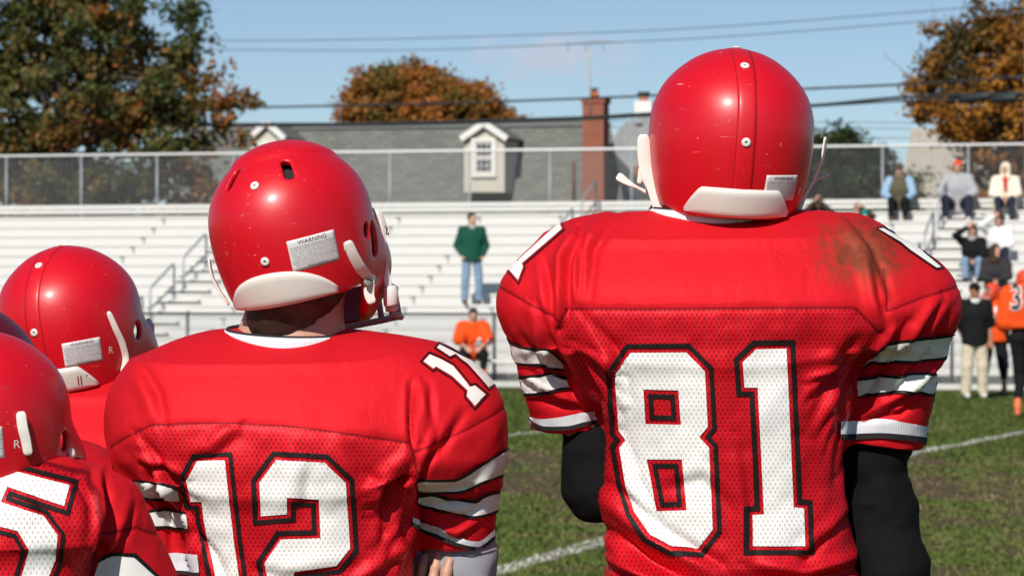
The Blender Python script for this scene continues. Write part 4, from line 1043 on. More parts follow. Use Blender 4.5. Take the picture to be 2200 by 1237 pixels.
def stand(hgt=1.78, arms='down', spread=0.11):
    s = hgt/1.78
    J = dict(head=(0, -0.02, 1.655), neck=(0, 0.01, 1.49), chest=(0, 0.01, 1.30), pelvis=(0, 0, 0.97), shL=(-.185, 0.01, 1.43), shR=(.185, 0.01, 1.43), hipL=(-.09, 0, .92), hipR=(.09, 0, .92),
             knL=(-spread, -.02, .50), knR=(spread, -.02, .50), anL=(-spread-.01, .02, .09), anR=(spread+.01, .02, .09))
    if arms == 'pockets': J.update(elL=(-.285, .05, 1.15), elR=(.285, .05, 1.15), wrL=(-.205, -.05, .965), wrR=(.205, -.05, .965))
    elif arms == 'folded': J.update(elL=(-.27, -.02, 1.16), elR=(.27, -.02, 1.16), wrL=(.02, -.19, 1.17), wrR=(-.02, -.20, 1.12))
    elif arms == 'back': J.update(elL=(-.27, .08, 1.15), elR=(.24, .04, 1.14), wrL=(-.16, .17, .96), wrR=(.24, -.04, .89))
    else: J.update(elL=(-.25, .03, 1.15), elR=(.25, .03, 1.15), wrL=(-.25, -.04, .90), wrR=(.25, -.04, .90))
    return {k: np.array(v)*s for k, v in J.items()}
def sit(arms='lap', s=1.0, lean=0.06, knee=0.13, drop=-0.40, fwd=0.40, kz=0.11):
    J = dict(head=(0, -lean-.06, .80), neck=(0, -lean-.01, .64), chest=(0, -lean*.6, .44), pelvis=(0, 0, .11), shL=(-.185, -lean*.8, .58), shR=(.185, -lean*.8, .58), hipL=(-.09, -.02, .09), hipR=(.09, -.02, .09),
             knL=(-knee, -fwd-.02, kz), knR=(knee, -fwd-.02, kz), anL=(-knee, -fwd-.04, drop+.09), anR=(knee, -fwd-.04, drop+.09))
    if arms == 'lap': J.update(elL=(-.25, -.10-lean, .32), elR=(.25, -.10-lean, .32), wrL=(-.06, -.30, .22), wrR=(.06, -.30, .22))
    elif arms == 'knees': J.update(elL=(-.27, -.14-lean, .33), elR=(.27, -.14-lean, .33), wrL=(-.14, -.38, .22), wrR=(.14, -.38, .22))
    elif arms == 'wide': J.update(elL=(-.31, -.06-lean, .34), elR=(.31, -.06-lean, .34), wrL=(-.15, -.26, .20), wrR=(.15, -.26, .20))
    elif arms == 'shadeL': J.update(elL=(-.32, -.20, .70), wrL=(-.09, -.24, .86), elR=(.24, -.12, .32), wrR=(.05, -.30, .20))
    elif arms == 'shadeR': J.update(elL=(-.25, -.10, .32), wrL=(-.06, -.30, .2), elR=(.30, -.18, .68), wrR=(.07, -.24, .86))
    elif arms == 'bino': J.update(elL=(-.25, -.20, .56), elR=(.25, -.20, .56), wrL=(-.055, -.27, .765), wrR=(.055, -.27, .765))
    return {k: np.array(v)*s for k, v in J.items()}

# ------------------------------------------------------------------ football helmet
HRX, HRY, HUP, HDN = 0.1185, 0.138, 0.123, 0.195
def hz(z): t_ = np.clip((np.asarray(z, float)+0.10)/0.20, 0, 1); t_ = t_*t_*(3-2*t_); return HDN+(HUP-HDN)*t_
_zg = np.linspace(-0.19, HUP, 400); _zzg = _zg/hz(_zg)
def ryf(y, z): t_ = np.clip(-(np.asarray(z)+0.0)/0.11, 0, 1); t_ = t_*t_*(3-2*t_); return HRY+np.where(np.asarray(y) > 0, 0.055*t_, 0.0)
def S(az, z, off=0.0):                        # shell surface: az from the back towards the right, z up
    H_ = float(hz(z)); zz = z/H_; r = math.sqrt(max(1-zz*zz, 0.0001))
    k = r/math.sqrt((math.sin(az)/HRX)**2+(math.cos(az)/HRY)**2); p = np.array([k*math.sin(az), -k*math.cos(az), z])
    n = np.array([p[0]/HRX**2, p[1]/HRY**2, p[2]/H_**2]); n /= np.linalg.norm(n)
    return p+n*off, n
def outer(p):
    zz = p[:, 2]/hz(p[:, 2]); tl = np.clip(-p[:, 2]/0.09, 0, 1); tf_ = np.clip(p[:, 1]/0.07, 0, 1); n = 2+2.2*(tl*tl*(3-2*tl))*(tf_*tf_*(3-2*tf_))
    q = np.sqrt((np.abs(p[:, 0]/HRX)**n+np.abs(p[:, 1]/ryf(p[:, 1], p[:, 2]))**n)**(2/n)+zz*zz); return (q-1)*0.118
def patch(fn2, nu, nv, thick, rounded=True):   # closed slab from fn2(u, v, off)
    vs = []; fs = []
    for lay_ in (0, 1):
        for i in range(nu+1):
            for j in range(nv+1):
                e = 1.0
                if rounded and lay_: e = 0.35 if (i in (0, nu) or j in (0, nv)) else 1.0
                vs.append(fn2(i/nu, j/nv, thick*lay_*e))
    K = (nu+1)*(nv+1); idx = lambda l, i, j: l*K+i*(nv+1)+j
    for i in range(nu):
        for j in range(nv):
            fs.append((idx(1, i, j), idx(1, i+1, j), idx(1, i+1, j+1), idx(1, i, j+1)))
    for i in range(nu): fs += [(idx(0, i, 0), idx(0, i+1, 0), idx(1, i+1, 0), idx(1, i, 0)), (idx(0, i+1, nv), idx(0, i, nv), idx(1, i, nv), idx(1, i+1, nv))]
    for j in range(nv): fs += [(idx(0, 0, j+1), idx(0, 0, j), idx(1, 0, j), idx(1, 0, j+1)), (idx(0, nu, j), idx(0, nu, j+1), idx(1, nu, j+1), idx(1, nu, j))]
    return np.array(vs), fs
def text_mesh(body, size, grow=0.0):
    cu = bpy.data.curves.new('lettering', 'FONT'); cu.body = body; cu.size = size; cu.align_x = 'CENTER'; cu.align_y = 'CENTER'; cu.resolution_u = 2; cu.offset = grow
    ob = bpy.data.objects.new('lettering', cu); C.objects.link(ob); bpy.context.view_layer.update()
    me = bpy.data.meshes.new_from_object(ob.evaluated_get(bpy.context.evaluated_depsgraph_get()))
    v = np.array([tuple(q.co) for q in me.vertices]).reshape(-1, 3); f = [tuple(p_.vertices) for p_ in me.polygons]
    bpy.data.objects.remove(ob); bpy.data.curves.remove(cu); bpy.data.meshes.remove(me); return v, f
WARN = ['NO HELMET CAN PREVENT SERIOUS HEAD OR NECK INJURIES', 'A PLAYER MIGHT RECEIVE WHILE PARTICIPATING IN FOOTBALL', 'Do not use this helmet to butt, ram or spear an opposing', 'player. This is in violation of the football rules and such', 'use can result in severe head or neck injuries, paralysis', 'or death to you and possible injury to your opponent.', 'Contact in football may result in CONCUSSION-BRAIN', 'INJURY which no helmet can prevent. Do not return to', 'a game until all symptoms are gone and you receive', 'MEDICAL CLEARANCE.']
_txt = {}
def txt(b, s):
    if (b, s) not in _txt: _txt[(b, s)] = text_mesh(b, s)
    return _txt[(b, s)]

def ribbon(pts, wid, side, th=0.0026):
    """flat strap: centre points, widths, side direction per point"""
    pts = np.array(pts, float); n = len(pts); k = 8; m = (n-1)*k+1; s = np.arange(n); t_ = np.linspace(0, n-1, m)
    c = np.stack([spl(t_, s, pts[:, i]) for i in range(3)], 1); wd = spl(t_, s, np.broadcast_to(wid, n)); sd = np.stack([spl(t_, s, np.array(side, float)[:, i]) for i in range(3)], 1)
    sd /= np.linalg.norm(sd, axis=1, keepdims=True); tg = np.gradient(c, axis=0); tg /= np.linalg.norm(tg, axis=1, keepdims=True); sd -= tg*(sd*tg).sum(1, keepdims=True); sd /= np.linalg.norm(sd, axis=1, keepdims=True); nr = np.cross(tg, sd)
    prof = [(-1, -.3), (-.9, -.5), (.9, -.5), (1, -.3), (1, .3), (.9, .5), (-.9, .5), (-1, .3)]
    vs = []; fs = []
    for i in range(m):
        e = 1.0
        if i == 0 or i == m-1: e = 0.55
        elif i == 1 or i == m-2: e = 0.9
        for a, b in prof: vs.append(c[i]+sd[i]*a*wd[i]/2*e+nr[i]*b*th)
    for i in range(m-1): fs += [(i*8+q, i*8+(q+1) % 8, (i+1)*8+(q+1) % 8, (i+1)*8+q) for q in range(8)]
    fs += [tuple(range(7, -1, -1)), tuple((m-1)*8+q for q in range(8))]; return vs, fs

def helmet(parent, c, yaw, pitch, roll, s, mat, label=None, h=0.0032, vents=False, strip=True, bumper='flat', sticker=None, bars='mask', rivets=(0.095, -0.013), simple=False, letters=None, lift=0.0):
    """yaw turns the face to the right, pitch lifts the face, roll tilts to the left in the picture"""
    cy, sy = math.cos(-yaw), math.sin(-yaw); Rz = np.array([[cy, -sy, 0], [sy, cy, 0], [0, 0, 1.0]])
    cp, sp = math.cos(pitch), math.sin(pitch); Rx = np.array([[1, 0, 0], [0, cp, -sp], [0, sp, cp]])
    cr, sr = math.cos(-roll), math.sin(-roll); Ry = np.array([[cr, 0, sr], [0, 1, 0], [-sr, 0, cr]])
    A = (Ry@Rz@Rx)*s; c = np.array(c, float)
    def w(V): return np.array(V)@A.T+c
    def fn(p):
        d0 = outer(p); d = smax(d0, -(d0+0.0095), 0.004)
        zc = spl(p[:, 1], [-0.16, -0.06, -0.015, 0.03, 0.09, 0.16], [-0.122+lift, -0.120+lift, -0.108+lift*.5, -0.148, -0.160, -0.160]); d = smax(d, zc-p[:, 2], 0.006)
        yc = spl(p[:, 2], [-0.18, -0.13, -0.05, 0.02, 0.052, 0.075], [0.152, 0.150, 0.112, 0.090, 0.100, 0.30]); d = smax(d, p[:, 1]-yc, 0.006)
        for sx in (-1, 1):
            if vents:
                for az, z0, z1, r in ((26, .074, .092, .0072), (34, .114, .118, .0065)):
                    a_, _ = S(R(az)*sx, z0, -.004); b_, _ = S(R(az)*sx, z1, -.004); a2, _ = S(R(az)*sx, z0, -.011); b2, _ = S(R(az)*sx, z1, -.011); d = smax(smax(d, -(rcone(p, a_, b_, r, r)), 0.003), -(rcone(p, a2, b2, r, r)), 0.003)
                d = smax(d, -rcone(p, (sx*.11, -.012, -.022), (sx*.12, -.012, -.030), .0085, .0085), 0.004)
                d = smax(d, -rcone(p, (sx*.115, .018, -.028), (sx*.11, .020, -.052), .0125, .0125), 0.005)
            else: d = smax(d, -rcone(p, (sx*.10, .015, -.035), (sx*.13, .015, -.035), .014, .014), 0.004)
        if vents:                                   # moulded crown step
            g_ = np.sqrt((p[:, 0]/0.095)**2+((p[:, 1]-0.025)/0.125)**2); d = d-0.0035*(0.5-0.5*np.tanh((g_-0.80)/0.035))*np.clip(p[:, 2]/0.03, 0, 1)
        return d
    V, Q = nets(fn, (-0.125, -0.145, -0.170), (0.125, 0.170, 0.14), h, 2)
    hm = mk('helmet', w(V), Q, mat, parent)
    if label: hm['label'] = label
    pv, pf = sphere((0, 0.0, -0.005), (0.104, 0.120, 0.112), 24, 14)
    keep = [f for f in pf if all(pv[i][1] < 0.05 for i in f)]; mk('lining', w(pv), keep, M['padding'], hm)
    # face guard
    fm = MB()
    for z, y in ((-0.122, 0.198), (-0.165, 0.192)):
        fm.tube(w([(-.092, .100, z+.01), (-.096, .125, z), (-.082, .155, z), (-.045, y-.008, z-.003), (0, y, z-.004), (.045, y-.008, z-.003), (.082, .155, z), (.096, .125, z), (.092, .100, z+.01)]), 0.0052*s, 8)
    for x in (-.045, .045): fm.tube(w([(x, .132, .045), (x, .172, -.03), (x, .190, -.122), (x, .184, -.165)]), 0.0048*s, 8)
    for x in (-.086, .086): fm.tube(w([(x, .148, -.122), (x, .147, -.165)]), 0.0048*s, 8)
    fm.build('face_guard', M[bars], hm, True)
    if simple: return w, hm, None
    # centre strip with its two grooves
    if strip:
        def st(u, v, off, x0=-.0134, x1=.0134):
            x = x0+(x1-x0)*v; ph = R(-30)+R(185)*u; r = math.sqrt(1-(x/HRX)**2); zv = float(np.interp(r*math.sin(ph), _zzg, _zg))
            return np.array([x, -r*HRY*math.cos(ph)-off*math.cos(ph), zv+off*math.sin(ph)])
        v_, f_ = patch(lambda u, v, off: st(u, v, off+.0001), 60, 6, 0.0006); mk('centre_strip', w(v_), f_, mat, hm)
        for a, b in ((-.0141, -.0135), (.0135, .0141)):
            v_, f_ = patch(lambda u, v, off: st(u, v, off, a, b), 60, 1, 0.0004, False); mk('strip_groove', w(v_), f_, M['seamline'], hm)
    def disc(az, z, r, off, mat_, name, par, dome=0.0015):
        p0, n = S(az, z, off); F = frame(n, (0, 0, 1)); vs = []; fs = []; prof = [(1.0, 0), (0.93, dome), (0.5, dome*1.2), (0.30, dome*1.2), (0.26, dome*0.6)]
        for rr, zz in prof:
            for k in range(18): a = 2*math.pi*k/18; vs.append(p0+r*rr*(math.cos(a)*F[0]+math.sin(a)*F[1])+n*zz)
        for i in range(len(prof)-1): fs += [(i*18+k, i*18+(k+1) % 18, (i+1)*18+(k+1) % 18, (i+1)*18+k) for k in range(18)]
        ob = mk(name, w(vs), fs, mat_, par)
        cv = [p0+r*0.28*(math.cos(2*math.pi*k/18)*F[0]+math.sin(2*math.pi*k/18)*F[1])+n*dome*0.7 for k in range(18)]; mk('rivet_core', w(cv), [tuple(range(18))], M['rivet_core'], par)
    for z in rivets: disc(0.0, z, 0.0066, 0.0012, M['rivet'], 'rivet', hm)
    p0 = None
    if strip:
        v_, f_ = sphere((0, -0.006, HUP+0.0015), (0.0066, 0.0066, 0.0015), 14, 6); mk('rivet', w(v_), f_, M['rivet'], hm)
    # rear bumper pad
    if bumper == 'flat':
        def bp(u, v, off):
            t_ = 2*u-1; az = R(44)*t_; zb = -0.119+0.006*t_*t_; top = -0.079+0.002*abs(t_)-max(0, abs(t_)-0.62)*0.085; return S(az, zb+(top-zb)*v, off+0.0004)[0]
    else:
        def bp(u, v, off):
            t_ = 2*u-1; az = R(46)*t_; zb = -0.121+lift+0.004*t_*t_; top = -0.072+lift-0.037*abs(t_)**2.2; return S(az, zb+(max(top, zb+0.006)-zb)*v, off+0.0004)[0]
    v_, f_ = patch(bp, 40, 8, 0.0045); mk('rear_bumper', w(v_), f_, M['pad_white'], hm)
    # printed label
    if sticker:
        az0, z0, sw, sh, ro = sticker; ca_, sa_ = math.cos(ro), math.sin(ro)
        def lab(x, y, off):
            xr, yr = x*ca_-y*sa_, x*sa_+y*ca_; zz = z0+yr*0.97; r_ = S(az0, zz)[0]; return S(az0+xr/np.hypot(r_[0], r_[1]), zz, off)[0]
        v_, f_ = patch(lambda u, v, off: lab((u-.5)*sw, (v-.5)*sh, off+0.0003), 14, 8, 0.0003, False); sk = mk('warning_label', w(v_), f_, M['sticker'], hm)
        parts = []; sc = sw/0.074
        tv, tf = txt('WARNING', 0.0092); parts.append((np.array([lab(q[0]*sc, sh*0.5-0.0058*sc+q[1]*sc, 0.0008) for q in tv]), tf, 0))
        n = len(WARN); y0 = sh*0.5-0.0105*sc; dy = (sh-0.0130*sc)/n
        for i, line in enumerate(WARN):
            tv, tf = txt(line, 0.0030); 
            wtx = np.ptp(tv[:, 0]); fx = min(1.0, 0.93*sw/(wtx*sc)); fx = fx if i < n-1 else fx
            parts.append((np.array([lab(q[0]*sc*fx, y0-dy*(i+.5)+q[1]*sc*0.95, 0.0008) for q in tv]), tf, 0))
        vs, fs, ms = merge(parts); mk('label_print', w(vs), fs, M['ink'], hm, False)
        tv, tf = txt('R', 0.016); mk('maker_mark', w([S(az0+R(24)+q[0]/0.11, z0-0.004+q[1], 0.0006)[0] for q in tv]), tf, M['sticker'], hm, False)
    if letters:
        tv, tf = txt('ll', 0.022); 
        mk('bumper_lettering', w([S(R(letters)+q[0]/0.115, -0.101+q[1], 0.0053)[0] for q in tv]), tf, M['seamline'], hm, False)
        tv, tf = txt('o', 0.007); mk('bumper_lettering', w([S(R(letters+6)+q[0]/0.115, -0.093+q[1], 0.0053)[0] for q in tv]), tf, M['seamline'], hm, False)
    return w, hm, bvh_of(w(V), Q)

# ------------------------------------------------------------------ jersey
def seg_d(x, y, poly, closed=False):
    n = len(poly); d = np.full(len(x), 1e9); tt = np.zeros(len(x))
    for i in range(n if closed else n-1):
        a = np.array(poly[i], float); b = np.array(poly[(i+1) % n], float); e = b-a; t_ = np.clip(((x-a[0])*e[0]+(y-a[1])*e[1])/(e@e), 0, 1)
        q = np.hypot(x-a[0]-t_*e[0], y-a[1]-t_*e[1]); up = q < d; d = np.where(up, q, d); tt = np.where(up, (i+t_)/max(1, n-1), tt)
    return d, tt
def jersey(parent, D, pads, torso, sleeves, zone, seams, folds, mat=None, xf=None, h=0.0034, n_p=2.6, n_t=2.7, kp=0.05, wr=1.0, seed=1, smooth_top=None):
    """tables in picture coordinates at distance D: (row, left, right, back, front)"""
    xf = xf or (lambda x, y: (x, y)); s = D/FPX
    def tab(rows):
        out = []
        for py, xl, xr, yb, yf in rows:
            a = xf(xl, py); b = xf(xr, py); out.append((CAMZ+(HOR-a[1])*s, (a[0]-1100)*s, (b[0]-1100)*s, D+yb, D+yf))
        return sorted(out)
    TP, TT = tab(pads), tab(torso); SL = []
    for (ax, ay, ad, bx, by, bd, ra, rb, sy) in sleeves:
        a = np.array(P(*xf(ax, ay), D)); b = np.array(P(*xf(bx, by), D)); a[1] += ad; b[1] += bd; k = (xf(1, 0)[0]-xf(0, 0)[0]); SL.append((a, b, ra*s*k, rb*s*k, sy))
    def sleeve(p, q, raw=False):
        a, b, ra, rb, sy = q; d_ = (b-a)/np.linalg.norm(b-a); d = rcone(p, a, b, ra, rb, (1, sy, 1)); e = (p-b)@d_
        if raw: return d
        d = smax(d, e, 0.008); inn = rcone(p, b-d_*0.02, b+d_*0.08, rb-0.012, rb-0.012, (1, sy, 1)); return smax(d, -inn, 0.006)
    def fn(p):
        d = smin(tower(p, TP, n_p), tower(p, TT, n_t), kp)
        for q in SL: d = smin(d, sleeve(p, q), 0.028)
        return d
    T = np.array(TP+TT); pts = [T[:, 1].min(), T[:, 2].max()]+[v for q in SL for v in (q[0][0]-q[2], q[1][0]-q[3], q[0][0]+q[2], q[1][0]+q[3])]
    lo = (min(pts)-0.03, T[:, 3].min()-0.04, T[:, 0].min()-0.02); hi = (max(pts)+0.03, T[:, 4].max()+0.04, T[:, 0].max()+0.03)
    V, Q = nets(fn, lo, hi, h, 2); N = vnormals(V, Q)
    px = 1100+(V[:, 0])/s; py = HOR-(V[:, 2]-CAMZ)/s
    back = 1/(1+np.exp((V[:, 1]-D-0.03)/0.02))
    disp = wr*(0.0065*vnoise(V*np.array([1, 1, .8]), 9, seed)+0.0034*vnoise(V*np.array([1, 1, .7])@np.array([[.8, 0, .6], [0, 1, 0], [-.6, 0, .8]]), 24, seed+1)+0.0012*vnoise(V, 55, seed+2))
    if smooth_top is not None:                   # taut cloth over the pads
        tz = 1/(1+np.exp((py-xf(0, smooth_top)[1])/14)); disp *= 1-0.72*tz
    for (poly, w_, amp) in folds:
        pl = [xf(*q) for q in poly]; w_ = w_*(xf(1, 0)[0]-xf(0, 0)[0]); d, t_ = seg_d(px, py, pl)
        e = np.array(pl[-1])-np.array(pl[0]); nn = np.array([-e[1], e[0]])/np.linalg.norm(e); nn = nn if nn@np.array([1, 0.6]) > 0 else -nn
        mid = np.array([np.interp(t_, np.linspace(0, 1, len(pl)), [q[i] for q in pl]) for i in (0, 1)]); s_ = np.where((px-mid[0])*nn[0]+(py-mid[1])*nn[1] > 0, d, -d)
        prof = np.exp(-(s_/w_)**2)-0.85*np.exp(-((s_-1.25*w_)/(0.62*w_))**2) if amp > 0 else -np.exp(-(s_/(0.8*w_))**2)+0.4*np.exp(-((s_+1.3*w_)/w_)**2)
        disp += abs(amp)*0.00165*prof*np.sin(np.pi*np.clip(t_*0.90+0.05, 0, 1))**0.7*back
    sd = np.full(len(V), 1e9)
    for poly in seams: sd = np.minimum(sd, seg_d(px, py, [xf(*q) for q in poly])[0]*s)
    sd = np.where(V[:, 1] < D+0.06, sd, 1.0)
    disp -= 0.0016*np.exp(-(sd/0.005)**2)
    V = V+N*disp[:, None]
    zp = [xf(*q) for q in zone]; dz, _ = seg_d(px, py, zp, True); zz = np.where(inpoly(px, py, zp), dz, -dz)*s
    o = mk('jersey', V, Q, mat or M['jersey'], parent, True, attrs={'mesh_zone': zz, 'seam': np.exp(-(sd/0.0045)**2)})
    return o, V, Q, SL, bvh_of(V, Q)

def band(name, bvh, SL, t0, t1, off, mats, parent, edge=0.0, rmax=0.115, tilt=(0, 0), n=150, wave=0.0, seed=0, front=-0.02):
    """ring of print or knit around a sleeve between fractions t0 and t1 of its axis"""
    a, b, ra, rb, sy = SL; d = (b-a)/np.linalg.norm(b-a); L = np.linalg.norm(b-a); F = frame(d, (0, 1, 0)); 
    rows = [0.0]+([edge] if edge else [])+[0.33, 0.66]+([1-edge] if edge else [])+[1.0]; K = len(rows); vs = np.zeros((K, n, 3)); ok = np.zeros((K, n), bool)
    for i, r_ in enumerate(rows):
        for k in range(n):
            an = 2*math.pi*k/n; dr = math.cos(an)*F[0]+math.sin(an)*F[1]
            t_ = t0+(t1-t0)*r_+tilt[0]*dr[0]+tilt[1]*dr[1]+wave*math.sin(3*an+seed)
            o = a+d*L*t_; rr = (ra+(rb-ra)*min(max(t_, 0), 1)); q = bvh.ray_cast(Vector(o+dr*rr*1.45), Vector(-dr), rr*1.2)
            if q[0] is not None and q[1].dot(Vector(dr)) > 0: vs[i, k] = np.array(q[0])+dr*off; ok[i, k] = True
    fs = []; ms = []
    col = np.zeros(n, bool)
    for k in range(n):
        k2 = (k+1) % n; an = 2*math.pi*k/n; col[k] = (math.cos(an)*F[0]+math.sin(an)*F[1])[1] > front and ok[:, k].all() and ok[:, k2].all() and np.linalg.norm(vs[:, k]-vs[:, k2], axis=1).max() < 0.022
    # longest unbroken run round the sleeve
    if not col.all():
        best = (0, 0); st0 = [k for k in range(n) if col[k] and not col[k-1]]
        for k in st0:
            c_ = 0
            while col[(k+c_) % n] and c_ < n: c_ += 1
            best = max(best, (c_, k))
        run = {(best[1]+i) % n for i in range(best[0])}; col = np.array([k in run for k in range(n)])
    for i in range(K-1):
        for k in range(n):
            k2 = (k+1) % n
            if col[k] and ok[i, k] and ok[i, k2] and ok[i+1, k] and ok[i+1, k2]:
                q = [(i, k), (i, k2), (i+1, k2), (i+1, k)]; w_ = np.array([vs[x] for x in q])
                fs.append(tuple(x[0]*n+x[1] for x in q)[::-1]); ms.append(1 if (edge and i in (0, K-2)) else 0)
    keep_ = set(main_piece(fs, K*n)); ms = [m_ for f, m_ in zip(fs, ms) if f in keep_]; fs = [f for f in fs if f in keep_]
    return mk(name, vs.reshape(-1, 3), fs, mats, parent, True, ms)

def collar(parent, c, rx, ry, hgt, slope, drop=0.0, dback=0.0):
    vs = []; fs = []; n = 56; prof = [(1.03, -0.012, 0), (1.02, 0.0, 0), (1.0, hgt*0.75, 0), (0.965, hgt, 0), (0.93, hgt*0.8, 0), (0.93, -0.01, 0)]
    def ring(k, r, z): a = 2*math.pi*k/n; return np.array([c[0]+rx*r*math.cos(a), c[1]+ry*r*math.sin(a), c[2]+z+slope*math.cos(a)*rx+dback*math.sin(a)])
    for r, z, _ in prof: vs += [ring(k, r, z) for k in range(n)]
    for i in range(len(prof)-1): fs += [(i*n+k, i*n+(k+1) % n, (i+1)*n+(k+1) % n, (i+1)*n+k) for k in range(n)]
    mk('collar', vs, fs, M['rib_white'], parent)
    m = MB(); m.tube([ring(k, 0.935, hgt*0.9) for k in range(n+1)], 0.0035, 6, False); m.build('collar_edge', M['rib_black'], parent, True)

def lower_body(parent, cx, D, hipz, s=1.0):
    """legs, trousers and shoes of a standing player below the jersey"""
    J = {k: v for k, v in stand(1.78*s).items()}; off = np.array([cx, D, hipz-J['pelvis'][2]])
    def fn(p): return np.minimum(legs_g((0.105, 0.080, 0.065), 0.8)(p-off, J, None), 9)
    lo = off+np.array([-.3, -.25, 0.0]); hi = off+np.array([.3, .25, 1.15]); V, Q = nets(fn, lo, hi, 0.016, 1); mk('trousers', V, Q, M['white_cloth'], parent)
    Jw = J
    for s_ in 'LR':
        def f2(p): return smin(rcone(p-off, J['kn'+s_], J['an'+s_], .058, .044), rcone(p-off, J['an'+s_], J['an'+s_]+np.array([0, 0, 0.05]), .05, .05), .02)
        V, Q = nets(f2, off+J['an'+s_]-0.12, off+J['kn'+s_]+0.1, 0.014, 1); mk('sock', V, Q, M['white_cloth'], parent)
        a = J['an'+s_]
        def f3(p): q = p-off; return smax(smin(rcone(q, a+np.array([0, -0.03, -0.045]), a+np.array([0, 0.17, -0.05]), .045, .04), rcone(q, a, a-np.array([0, 0, .04]), .05, .047), .03), -(q[:, 2]-(a[2]-.09)), .008)
        V, Q = nets(f3, off+a-np.array([.1, .12, .11]), off+a+np.array([.1, .26, .1]), 0.012, 1); mk('shoe', V, Q, M['black_cloth'], parent)
    return off, J
def player_body(parent, headc, neckb, chest, pelv, arms, hipoff, J, skin, h=0.012, hands=()):
    def fn(p):
        d = ellip(p, np.array(headc)+np.array([0, 0.005, -0.015]), (0.078, 0.096, 0.108)); d = smin(d, rcone(p, neckb, np.array(headc)+np.array([0, 0.0, -0.06]), 0.068, 0.062), 0.03)
        d = smin(d, rcone(p, chest, np.array(neckb)+np.array([0, 0, -0.03]), 0.12, 0.07), 0.06); d = smin(d, rcone(p, pelv, chest, 0.11, 0.11), 0.05)
        for A in arms:
            d = smin(d, rcone(p, A[0]+np.array([0, .02, 0]), A[1]+np.array([0, .01, 0]), 0.036, 0.033), 0.03); d = smin(d, rcone(p, A[1]+np.array([0, .01, 0]), A[2], 0.033, 0.026), 0.02)
        for s_ in 'LR': d = smin(d, rcone(p-hipoff, J['hip'+s_], J['kn'+s_], .075, .055), .04); d = smin(d, rcone(p-hipoff, J['kn'+s_], J['an'+s_], .054, .036), .02)
        return d
    A = np.array([headc, neckb, chest, pelv]+[q for a in arms for q in a]+[hipoff+J['anL'], hipoff+J['anR']], float)
    V, Q = nets(fn, A.min(0)-0.16, A.max(0)+0.16, h, 1); parts = [(V, Q, 0)]
    for (wr_, d, up, curl, mir) in hands:
        hv, hq = hand(curl, 0.004); hv = hv.copy()
        if mir: hv[:, 0] *= -1; hq = hq[:, ::-1]
        parts.append((hv@frame(d, up)+np.array(wr_), hq, 0))
    vs, fs, ms = merge(parts); return mk('body', vs, fs, M[skin], parent, True, ms)
def sleeve_arm(name, parent, pts, rad, mat, h=0.006, seed=3, wr=0.004, hand_gap=True):
    pts = np.array(pts, float)
    def fn(p):
        d = None
        for i in range(len(pts)-1):
            e = rcone(p, pts[i], pts[i+1], rad[i], rad[i+1]); d = e if d is None else smin(d, e, 0.025)
        return d
    V, Q = nets(fn, pts.min(0)-max(rad)-0.02, pts.max(0)+max(rad)+0.02, h, 1); N = vnormals(V, Q)
    V = V+N*(wr*vnoise(V*np.array([1, 1, 2.2]), 16, seed)+wr*0.5*vnoise(V*np.array([1, 1, 2]), 36, seed+1))[:, None]
    return mk(name, V, Q, mat, parent)
# ------------------------------------------------------------------ players in front
def K3(*p): return [(1050+x/1.533, 430+y/1.533) for x, y in p]
def K4(*p): return [(200+x/2.221, 680+y/2.221) for x, y in p]
def K7(*p): return [(850+x/2.69, 420+y/2.69) for x, y in p]
def numeral(bvh, parent, outer_, holes_, g0_, g1_, step=6.0, wm='print_white', bm='print_black', far=None):
    print_px('number_fill', [outer_]+holes_, step, bvh, M[wm], parent, far=far)
    print_px('number_outline', [offset_poly(outer_, g1_), offset_poly(outer_, g0_)], step*0.8, bvh, M[bm], parent, far=far)
    for hq in holes_:
        print_px('number_outline', [offset_poly(hq, -g0_), offset_poly(hq, -g1_)], step*0.8, bvh, M[bm], parent, far=far)
def stripe(bvh, parent, top, bot, e=6.0):
    n = 24; t_ = np.linspace(0, 1, n)
    def rs(pl): pl = np.array(pl, float); s_ = np.linspace(0, 1, len(pl)); return np.stack([spl(t_, s_, pl[:, 0]), spl(t_, s_, pl[:, 1])], 1)
    a, b = rs(top), rs(bot); up = np.array([0, e])
    for nm, p_, q_, mt in (('sleeve_stripe', a, b, 'twill_white'), ('stripe_edge', a-up, a, 'twill_black'), ('stripe_edge', b, b+up, 'twill_black')):
        print_px(nm, [[tuple(v) for v in p_]+[tuple(v) for v in q_[::-1]]], 4.5, bvh, M[mt], parent, off=0.0026 if mt == 'twill_white' else 0.0030)
def cuff(bvh, parent, top, bot, e):
    n = 24; t_ = np.linspace(0, 1, n)
    def rs(pl): pl = np.array(pl, float); s_ = np.linspace(0, 1, len(pl)); return np.stack([spl(t_, s_, pl[:, 0]), spl(t_, s_, pl[:, 1])], 1)
    a, b = rs(top), rs(bot); up = np.array([0, e])
    print_px('cuff', [[tuple(v) for v in a]+[tuple(v) for v in b[::-1]]], 4.5, bvh, M['rib_white'], parent, off=0.003)
    print_px('cuff_edge', [[tuple(v) for v in b]+[tuple(v) for v in (b+up)[::-1]]], 4.0, bvh, M['rib_black'], parent, off=0.0034)
def K5(*p): return [(1860+x/3.256, 540+y/3.256) for x, y in p]
